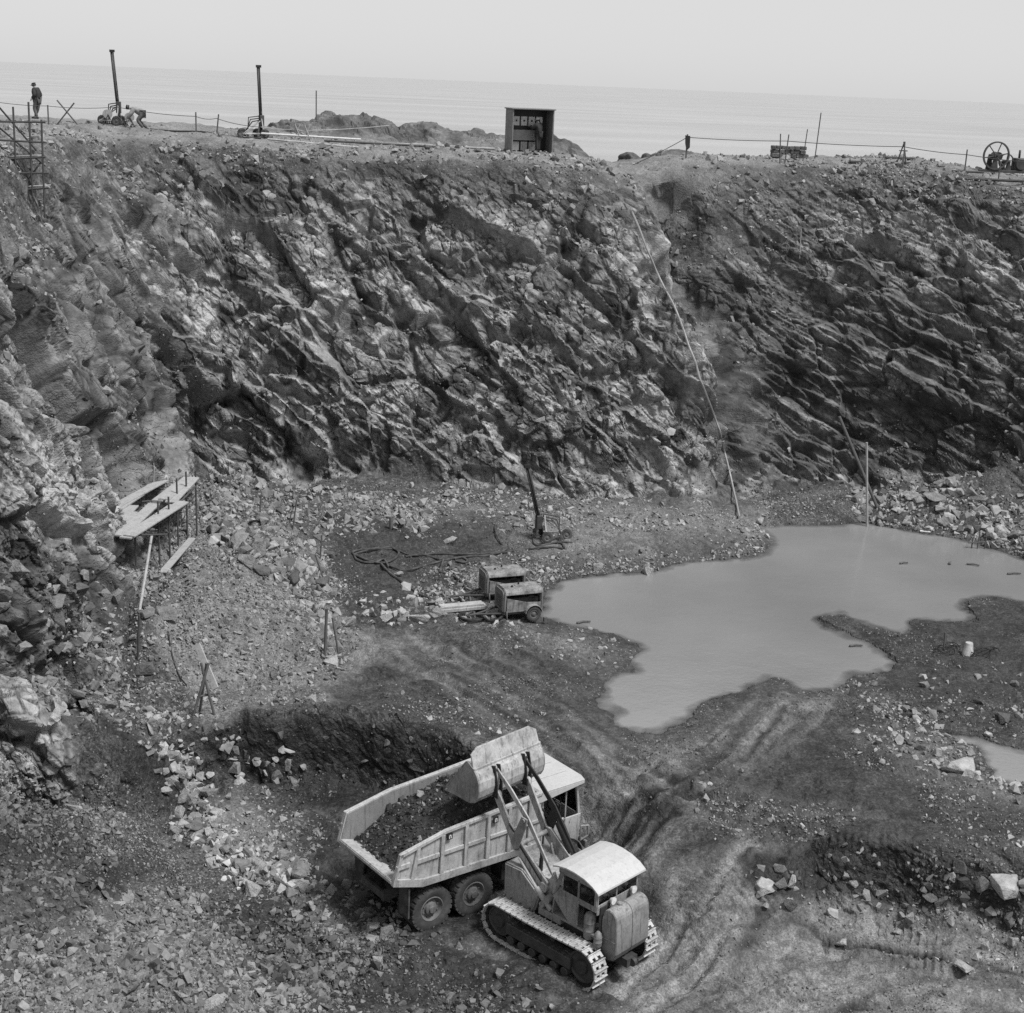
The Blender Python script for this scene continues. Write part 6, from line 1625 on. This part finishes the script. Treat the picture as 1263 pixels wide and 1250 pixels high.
# stakes stuck in the floor
for px0, py0, px1, py1, r_, lab in ((402, 809, 403, 751, .05, 'upright stake at the corner of the scree near the pale track'), (421, 805, 410, 762, .035, 'leaning stake beside the upright stake at the scree corner'),
                              (397, 690, 397, 660, .03, 'upright stake at the top of the scree by the dark bench'), (405, 719, 389, 684, .03, 'leaning stake on the scree by the dark bench'), (362, 655, 366, 617, .03, 'upright stick on the scree under the left wall corner'),
                              (352, 650, 360, 630, .025, 'short leaning stick under the left wall corner'), (481, 651, 482, 638, .07, 'short stump of a stake on the dark bench'), (322, 640, 322, 610, .03, 'upright stick at the foot of the wall left of the scree')):
    b = spot(px0, py0); rod('stake', b - Vector((0, 0, .15)), zat(px1, py1, b.y + .05), r_, M_WOODD, lab, 'stake')
for pts_, lab in (([(985, 318), (988, 283)], 'thin stick standing on a ledge of the right wall'), ([(565, 596), (566, 560)], 'thin stick against the foot of the left wall corner')):
    if lab.endswith('corner'): pts_ = [(190, 598), (190, 575)]
    b = spot(*pts_[0]); rod('stick', b - Vector((0, 0, .1)), zat(*pts_[1], b.y - .1), .03, M_WOOD, lab, 'stick')

# ------------------------------------------------------------------ hoses over the bench
def z5(a_, b_): return 380 + a_ * .3009, 560 + b_ * .3009
def ground_line(pts_, up_=.04):
    out = []
    for a_, b_ in pts_:
        p_ = at(*z5(a_, b_), .35); x, y = p_[0], p_[1]
        z = ground_z(x, y); p_ = at(*z5(a_, b_), z); out.append(Vector((p_[0], p_[1], ground_z(p_[0], p_[1]) + up_)))
    return out
H = [([(915, 278), (850, 268), (795, 274), (766, 300), (795, 338), (822, 365), (810, 390), (740, 408), (660, 420), (590, 434), (520, 460), (450, 476), (390, 480), (335, 468)], 'black hose looping from the bench drill rig to the coil'),
     ([(1045, 380), (980, 382), (890, 392), (780, 400), (640, 412), (520, 410), (430, 410), (372, 402), (330, 386), (260, 386), (200, 400), (182, 412), (205, 432), (250, 448)], 'long black hose running straight across the bench to the coil'),
     ([(250, 448), (300, 458), (345, 440), (372, 410), (350, 392), (290, 392), (225, 404), (190, 425), (210, 446), (270, 456), (310, 440), (330, 470)], 'coiled black hose lying on the dark bench'),
     ([(300, 460), (330, 488), (370, 522), (420, 552), (465, 580), (500, 600)], 'thick hose leading from the coil down to the compressors'),
     ([(400, 418), (470, 418), (535, 430), (553, 448), (540, 480), (545, 494), (585, 498), (618, 518), (650, 555), (685, 592)], 'hose bending from the long hose down to the compressor drawbar'),
     ([(600, 436), (630, 428), (652, 440), (640, 455), (605, 448)], 'small loop of hose beside the long hose'),
     ([(940, 300), (925, 330), (950, 360), (1000, 350), (1040, 360), (1050, 380)], 'hose curled in front of the bench drill rig')]
for pts_, lab in H:
    rope('air_hose', ground_line(pts_), .05 if 'thick' in lab else .042, M_RUBBER, lab, 'hose', 0, 7, 'air hoses on the bench', 7, True)

# ------------------------------------------------------------------ portable compressors
M_COMP = paint('stained_compressor_paint', .24, .7, .85, .06, 2.6)
def compressor(label, loc, rz, mirror=False):
    root = thing('air_compressor', label, 'compressor', loc, rz, 'portable compressors'); root.scale = (.86, .86, .86)
    L_, Wd, Z0_, Z1_ = .86, .52, .42, 1.36
    prof = [(-Wd, Z0_), (Wd, Z0_), (Wd, Z1_ - .22)] + [(Wd - .22 + .22 * math.cos(a), Z1_ - .22 + .22 * math.sin(a)) for a in np.linspace(.2, R(90), 5)]
    prof += [(-p_[0], p_[1]) for p_ in prof[:1:-1]]
    q = MB(); q.prism(prof, -L_, -L_ + .16, axis='x'); q.build('end_panel', M_HUTP, root, .05, 3); q = MB(); q.prism(prof, L_ - .10, L_, axis='x'); q.build('end_panel', M_HUTP, root, .03, 2)
    q = MB(); tp = [p_ for p_ in prof if p_[1] > Z1_ - .25]; q.prism(tp, -L_ + .05, L_ - .05, axis='x'); q.box(-.2, .5, -.12, .12, Z1_, Z1_ + .02); q.build('roof', M_COMP, root, .02)
    q = MB()
    q.prism([(-L_ + .16, Z0_), (L_ - .10, Z0_), (L_ - .10, .76), (.15, .80), (-L_ + .16, 1.02)], -Wd + .01, -Wd + .035); q.prism([(-L_ + .16, Z0_), (L_ - .10, Z0_), (L_ - .10, .80), (-L_ + .16, .80)], Wd - .035, Wd - .01)
    q.build('side_panel', M_COMP, root, .006)
    q = MB(); q.box(-L_ + .2, L_ - .15, -Wd + .12, Wd - .12, Z0_ + .02, .98); q.tube([(.1, -.2, .9), (.1, -.2, 1.1)], .1, 8); q.lathe([(.001, -.1), (.2, -.1), (.2, .1), (.001, .1)], 14, T3(.4, -.3, .85)); q.build('engine', M_BLACK, root, .03)
    for x in (-.25, .25): pass
    q = MB()
    for i in range(7): q.box(-L_ - .012, -L_, -.3, .3, .58 + i * .075, .61 + i * .075)
    q.build('grille', M_DARKM, root)
    for sy in (-1, 1):
        wheel(root, 'wheel', .42, sy * (Wd + .08), .31, .31, .16, sy, M_RUBBER2, 20)
        q = MB(); arc = [(.42 + .37 * math.cos(a), .34 + .37 * math.sin(a)) for a in np.linspace(R(5), R(175), 10)]
        for i in range(9): q.prism([arc[i], arc[i + 1], ((arc[i + 1][0] - .42) * .95 + .42, (arc[i + 1][1] - .34) * .95 + .34), ((arc[i][0] - .42) * .95 + .42, (arc[i][1] - .34) * .95 + .34)], sy * (Wd + .08) - .1, sy * (Wd + .08) + .1)
        q.build('mudguard', M_STEEL, root)
    q = MB(); q.box(-L_, L_, -.45, -.37, .32, .42); q.box(-L_, L_, .37, .45, .32, .42); q.tube([(.42, -.6, .31), (.42, .6, .31)], .04, 8)
    for sg in (1, -1): q.tube([(-L_ + .05, sg * .4, .37), (-1.85, 0, .30)], .04, 7)
    q.tube([(-1.85, 0, .30), (-2.1, 0, .28)], .045, 7); q.lathe([(.04, -.02), (.09, -.02), (.09, .02), (.04, .02), (.04, -.02)], 12, Matrix.Translation((-2.16, 0, .28)) @ Matrix.Rotation(R(90), 4, 'X')); q.tube([(-1.6, 0, .32), (-1.6, 0, 0)], .03, 6)
    q.build('drawbar', M_RUST, root)
    q = MB(); q.prism([(L_, .86), (L_ + .16, .92), (L_ + .14, .80), (L_, .72)], -.3, -.05); q.build('flap', M_RUST, root)
    q = MB(); q.tube([(.0, .1, Z1_), (.0, .1, Z1_ + .10)], .04, 8); q.tube([(-.35, -.1, Z1_), (-.35, -.1, Z1_ + .05)], .05, 8); q.build('exhaust', M_BLACK, root)
    q = MB(); q.tube([(-.7, -.6, .0), (-.72, -.55, .5)], .03, 6); q.box(.86, .98, -.72, -.6, -.05, .14); q.build('prop', M_WOODD, root)
    return root
c1 = spot(656, 769); c1v = Vector((c1.x - .42, c1.y + .62, 0)); 
c1v.z = ground_z(c1v.x, c1v.y)
c1v.x -= .0
compressor('front portable compressor with one dusty tyre showing at the edge of the pond', c1v, R(22))
c2v = Vector(at(640, 738, c1v.z + .2)); c2v = Vector((c1v.x - .62, c1v.y + 1.55, 0)); c2v.z = ground_z(c2v.x, c2v.y)
compressor('rear portable compressor half hidden behind the front one', c2v, R(20))
hb_ = Vector((c1v.x - 1.6, c1v.y - .35, 0))
for i, (dx, rr_) in enumerate(((0, .42), (.75, .34))):
    c_ = Vector((hb_.x + dx, hb_.y - .1 * i, 0)); pts_ = []
    for t_ in np.linspace(0, 4 * math.pi, 40):
        x, y = c_.x + rr_ * math.cos(t_) * (1 + .04 * t_ / 6), c_.y + rr_ * .8 * math.sin(t_); pts_.append(Vector((x, y, ground_z(x, y) + .05 + .035 * t_ / 6)))
    rope('hose_coil', pts_, .035, M_BLACK, ('larger' if i == 0 else 'smaller') + ' coil of black hose on the ground before the front compressor', 'hose', 0, 1, 'hose coils')
a, b = spot(537, 752), spot(600, 748); q = MB(); d_ = b - a; q.box(0, d_.length, -.22, .22, 0, .12); q.box(.1, d_.length - .1, -.16, .16, .12, .2); o = q.build('tool_box', M_PALEM, None, .01); o.location = a; o.rotation_euler = (0, 0, math.atan2(d_.y, d_.x)); tag(o, 'long pale flat box lying left of the compressor drawbars', 'box')

# ------------------------------------------------------------------ round the ponds
b = Vector(at(1071, 649, -.1)); rod('timber_pole', b - Vector((0, 0, .5)), zat(1069, 546, b.y + .1), .06, M_WOOD, 'pale upright pole standing at the far edge of the pond', 'pole', r2=.05)
a = spot(1081, 624); t_ = zat(1035, 514, b.y + 1.8); rod('timber_pole', a - Vector((0, 0, .1)), t_, .07, M_WOODD, 'dark pole leaning behind the pale upright pole at the pond', 'pole')
pp = []
_pl = np.array(((780, 262), (800, 310), (822, 360), (840, 401), (852, 435), (863, 465), (875, 498), (886, 528), (896, 567), (905, 602), (914, 637)))
for t_ in np.linspace(0, len(_pl) - 1, 56):
    px, py = np.interp(t_, range(len(_pl)), _pl[:, 0]), np.interp(t_, range(len(_pl)), _pl[:, 1])
    h_ = spot(px, py); v_ = (Vector(CO) - h_).normalized(); pp.append(h_ + v_ * .3 + Vector((0, 0, .05)))
for _ in range(4): pp = [pp[0]] + [(pp[i - 1] + pp[i] * 2 + pp[i + 1]) / 4 for i in range(1, len(pp) - 1)] + [pp[-1]]
rope('drain_pipe', pp, .048, M_STEEL, 'long pale pipe running down the cleft from the rim to the bench', 'pipe', 0, 2, smooth=True)
b = spot(1192, 806); fl_ = thing('pail', 'pale upturned pail on the mud among tangled wire', 'pail', b)
q = MB(); q.lathe([(.001, 0), (.2, 0), (.205, .03), (.19, .05), (.13, .44), (.12, .46), (.001, .46)][::-1], 18, Matrix.Rotation(R(90), 4, 'X')); q.build('bucket_body', M_PALEM, fl_)
q = MB(); q.tube([(-.2, 0, .05), (-.23, -.12, .1), (-.1, -.25, .03), (.1, -.25, .03), (.23, -.12, .1), (.2, 0, .05)], .012, 5); q.build('bail', M_RUST, fl_)
for i, (dx, n_) in enumerate(((-.7, 3), (.55, 3))):
    pts_ = []; ctr = b + Vector((dx, .1, 0))
    for t_ in np.linspace(0, n_ * 2 * math.pi, 60):
        rr_ = .45 + .12 * math.sin(t_ * 1.7 + i); x, y = ctr.x + rr_ * math.cos(t_), ctr.y + rr_ * .7 * math.sin(t_ * 1.1); pts_.append(Vector((x, y, ground_z(x, y) + .04 + .12 * (1 + math.sin(t_ * 2.3)) * .5)))
    rope('wire_tangle', pts_, .016, M_BLACK, ('tangle of dark wire left of the upturned pail', 'tangle of dark wire behind and right of the upturned pail')[i], 'wire', 0, 1)
for px0, py0, px1, py1, lab in ((1154, 797, 1186, 795, 'dark stick lying left of the upturned pail'), (1166, 800, 1166, 780, 'short dark stick standing up left of the pail')):
    b = spot(px0, py0); e_ = spot(px1, py1) + Vector((0, 0, .06)) if py1 > 790 else zat(px1, py1, b.y); rod('stick', b, e_, .03, M_WOODD, lab, 'stick')
b = Vector(at(1205, 677, -.12)); r0 = thing('stake_rack', 'little frame of sticks standing in the water near the right edge', 'frame', b)
for dx in (-.25, 0, .3):
    q = MB(); q.tube([(dx, 0, -.4), (dx + .05, .05, .75 - abs(dx))], .03, 6); q.build('upright', M_WOODD, r0)
q = MB(); q.tube([(-.4, 0, .25), (.42, .05, .3)], .03, 6); q.build('crossbar', M_WOODD, r0)
for px, py, L_, rz, lab in ((1115, 695, .35, .2, 'short dark log floating mid pond, left one of the row'), (1172, 695, .3, 1.2, 'dark stump floating between the two logs in the pond'), (1200, 697, .5, -.4, 'dark log floating below the stick frame'), (1251, 708, .55, .1, 'dark log floating at the right edge of the pond'),
                            (1056, 797, .45, .1, 'dark log stranded by the mud spit'), (720, 768, .5, .3, 'bit of dark wood in the shallow water by the compressors')):
    b = Vector(at(px, py, -.08)); q = MB(); q.tube([(-L_ / 2, 0, 0), (0, .04, .03), (L_ / 2, 0, .02)], .045, 7, r2=.03); o = q.build('driftwood', M_WOODD); o.location = b; o.rotation_euler = (0, 0, rz); tag(o, lab, 'driftwood')
for px, py, lab in ((1127, 653, 'left white board scrap at the far waterline'), (1141, 656, 'right white board scrap at the far waterline')):
    b = Vector(at(px, py, -.06)); q = MB(); q.box(-.22, .22, -.1, .1, 0, .05); o = q.build('board_scrap', M_WHITE, None, .005); o.location = b; o.rotation_euler = (.1, 0, -.2); tag(o, lab, 'board', 'white board scraps')
# ------------------------------------------------------------------ water
def water_mat(name, base, rough, scale, bstr, dist, stretch=None):
    w = NT_(name)
    p_ = w.n('ShaderNodeNewGeometry').outputs['Position']
    if stretch:
        mp = w.n('ShaderNodeMapping'); mp.inputs['Scale'].default_value = stretch; w.l(p_, mp.inputs['Vector']); p_ = mp.outputs[0]
    a = w.noise(scale, 4, .6, p_)
    return w, a, p_

w, a, p_ = water_mat('pond_water', .2, .2, 1.6, .3, .05)
b_ = w.noise(7, 3, .5, p_)
big_ = w.noise(.15, 3, .5, p_)
M_POND = w.bsdf(w.ramp(big_, .3, .7, .15, .20), .14, w.math('ADD', a, w.math('MULTIPLY', b_, .4)), .25, .05, .4)
w, a, p_ = water_mat('sea_water', .2, .3, .02, .4, 1.0, (1.0, 3.2, 1.0))
b_ = w.noise(.15, 5, .65, p_)
M_SEA = w.bsdf(w.ramp(w.noise(.004, 3, .5, p_), .3, .7, .24, .32), .35, w.math('ADD', a, w.math('MULTIPLY', b_, .5)), .6, 1.5, .5)

# the muddy water lets the bed show only where it is a hand deep or less
_b = [n_ for n_ in M_POND.node_tree.nodes if n_.type == 'BSDF_PRINCIPLED'][0]
w2 = M_POND.node_tree; _a = w2.nodes.new('ShaderNodeAttribute'); _a.attribute_name = 'depth'
_m = w2.nodes.new('ShaderNodeMapRange'); _m.inputs[1].default_value = 0; _m.inputs[2].default_value = .10; _m.inputs[3].default_value = .2; _m.inputs[4].default_value = 1
w2.links.new(_a.outputs['Fac'], _m.inputs[0]); w2.links.new(_m.outputs[0], _b.inputs['Alpha'])
def pond(P, name):
    P = np.array(P); lo, hi = P.min(0) - 1.5, P.max(0) + 1.5; st = .16
    xs, ys = np.arange(lo[0], hi[0], st), np.arange(lo[1], hi[1], st)
    A, B = np.meshgrid(xs, ys, indexing='ij')
    d, _ = sdf(A, B, P)
    keep = d[:-1, :-1] < 1.1
    ii = np.arange(A.size).reshape(A.shape)
    f = np.stack([ii[:-1, :-1], ii[1:, :-1], ii[1:, 1:], ii[:-1, 1:]], -1)[keep]
    used, inv = np.unique(f, return_inverse=True)
    V = np.stack([A.ravel(), B.ravel(), np.full(A.size, -.12)], 1)[used]
    th = np.arctan2(V[:, 0], V[:, 1]); rr_ = np.hypot(V[:, 0], V[:, 1])
    ti = np.clip(np.searchsorted(TH, th), 0, NT - 1); out = np.zeros(len(V))
    for i in np.unique(ti):
        m = ti == i; out[m] = np.interp(rr_[m], RG[i], VZ[i])
    o = mesh_from(name, V, inv.reshape(-1, 4), M_POND, attrs=dict(depth=np.clip(-.12 - out, 0, 1))); o['kind'] = 'structure'
pond(POND, 'pond_water'); pond(POND2, 'pond_water.001')
ys = [118, 400, 1500, 6000, 40000]
V = [(s * (120 + y * 1.2), y, -2.5) for y in ys for s in (-1, 1)]
sea = mesh_from('sea_water', np.array(V), np.array([(2 * i, 2 * i + 1, 2 * i + 3, 2 * i + 2) for i in range(4)]), M_SEA); sea['kind'] = 'structure'

# ------------------------------------------------------------------ daylight: thin bright overcast, sun veiled, up on the right
SUN_EL, SUN_AZ = R(60), R(62)     # azimuth from +y towards +x
SUN_AZ = R(122)
wd = bpy.data.worlds.new('World'); SC.world = wd; wd.use_nodes = True
t = wd.node_tree; t.nodes.clear()
sky = t.nodes.new('ShaderNodeTexSky'); sky.sky_type = 'NISHITA'; sky.sun_disc = False
sky.sun_elevation = SUN_EL; sky.sun_rotation = SUN_AZ; sky.altitude = 10; sky.air_density = 1.0; sky.dust_density = 1.0; sky.ozone_density = 1.0
bw = t.nodes.new('ShaderNodeRGBToBW'); bg = t.nodes.new('ShaderNodeBackground'); bg.inputs["Strength"].default_value = .14
wo = t.nodes.new('ShaderNodeOutputWorld')
t.links.new(sky.outputs[0], bw.inputs[0]); pw = t.nodes.new('ShaderNodeMath'); pw.operation = 'POWER'; pw.inputs[1].default_value = .15      # cloud veil evens the sky out
ml = t.nodes.new('ShaderNodeMath'); ml.operation = 'MULTIPLY'; ml.inputs[1].default_value = 2.75
t.links.new(bw.outputs[0], pw.inputs[0]); t.links.new(pw.outputs[0], ml.inputs[0]); t.links.new(ml.outputs[0], bg.inputs['Color']); t.links.new(bg.outputs[0], wo.inputs['Surface'])
sd = bpy.data.lights.new('sun', 'SUN'); sd.energy = 3.3; sd.angle = R(13); sd.color = (1, 1, 1)
so = bpy.data.objects.new('sun', sd); COL.objects.link(so)
dv = Vector((math.sin(SUN_AZ) * math.cos(SUN_EL), math.cos(SUN_AZ) * math.cos(SUN_EL), math.sin(SUN_EL)))
so.rotation_euler = dv.to_track_quat('Z', 'Y').to_euler(); so.location = dv * 100
SC.view_settings.view_transform = 'Standard'; SC.view_settings.look = 'None'; SC.view_settings.exposure = .55; SC.view_settings.gamma = 1
SC.view_settings.use_curve_mapping = False
SC.cycles.max_bounces = 5; SC.cycles.diffuse_bounces = 3; SC.cycles.glossy_bounces = 2; SC.cycles.transmission_bounces = 3
SC.cycles.use_denoising = False     # keeps the fine grit crisp, the little noise left reads as film grain
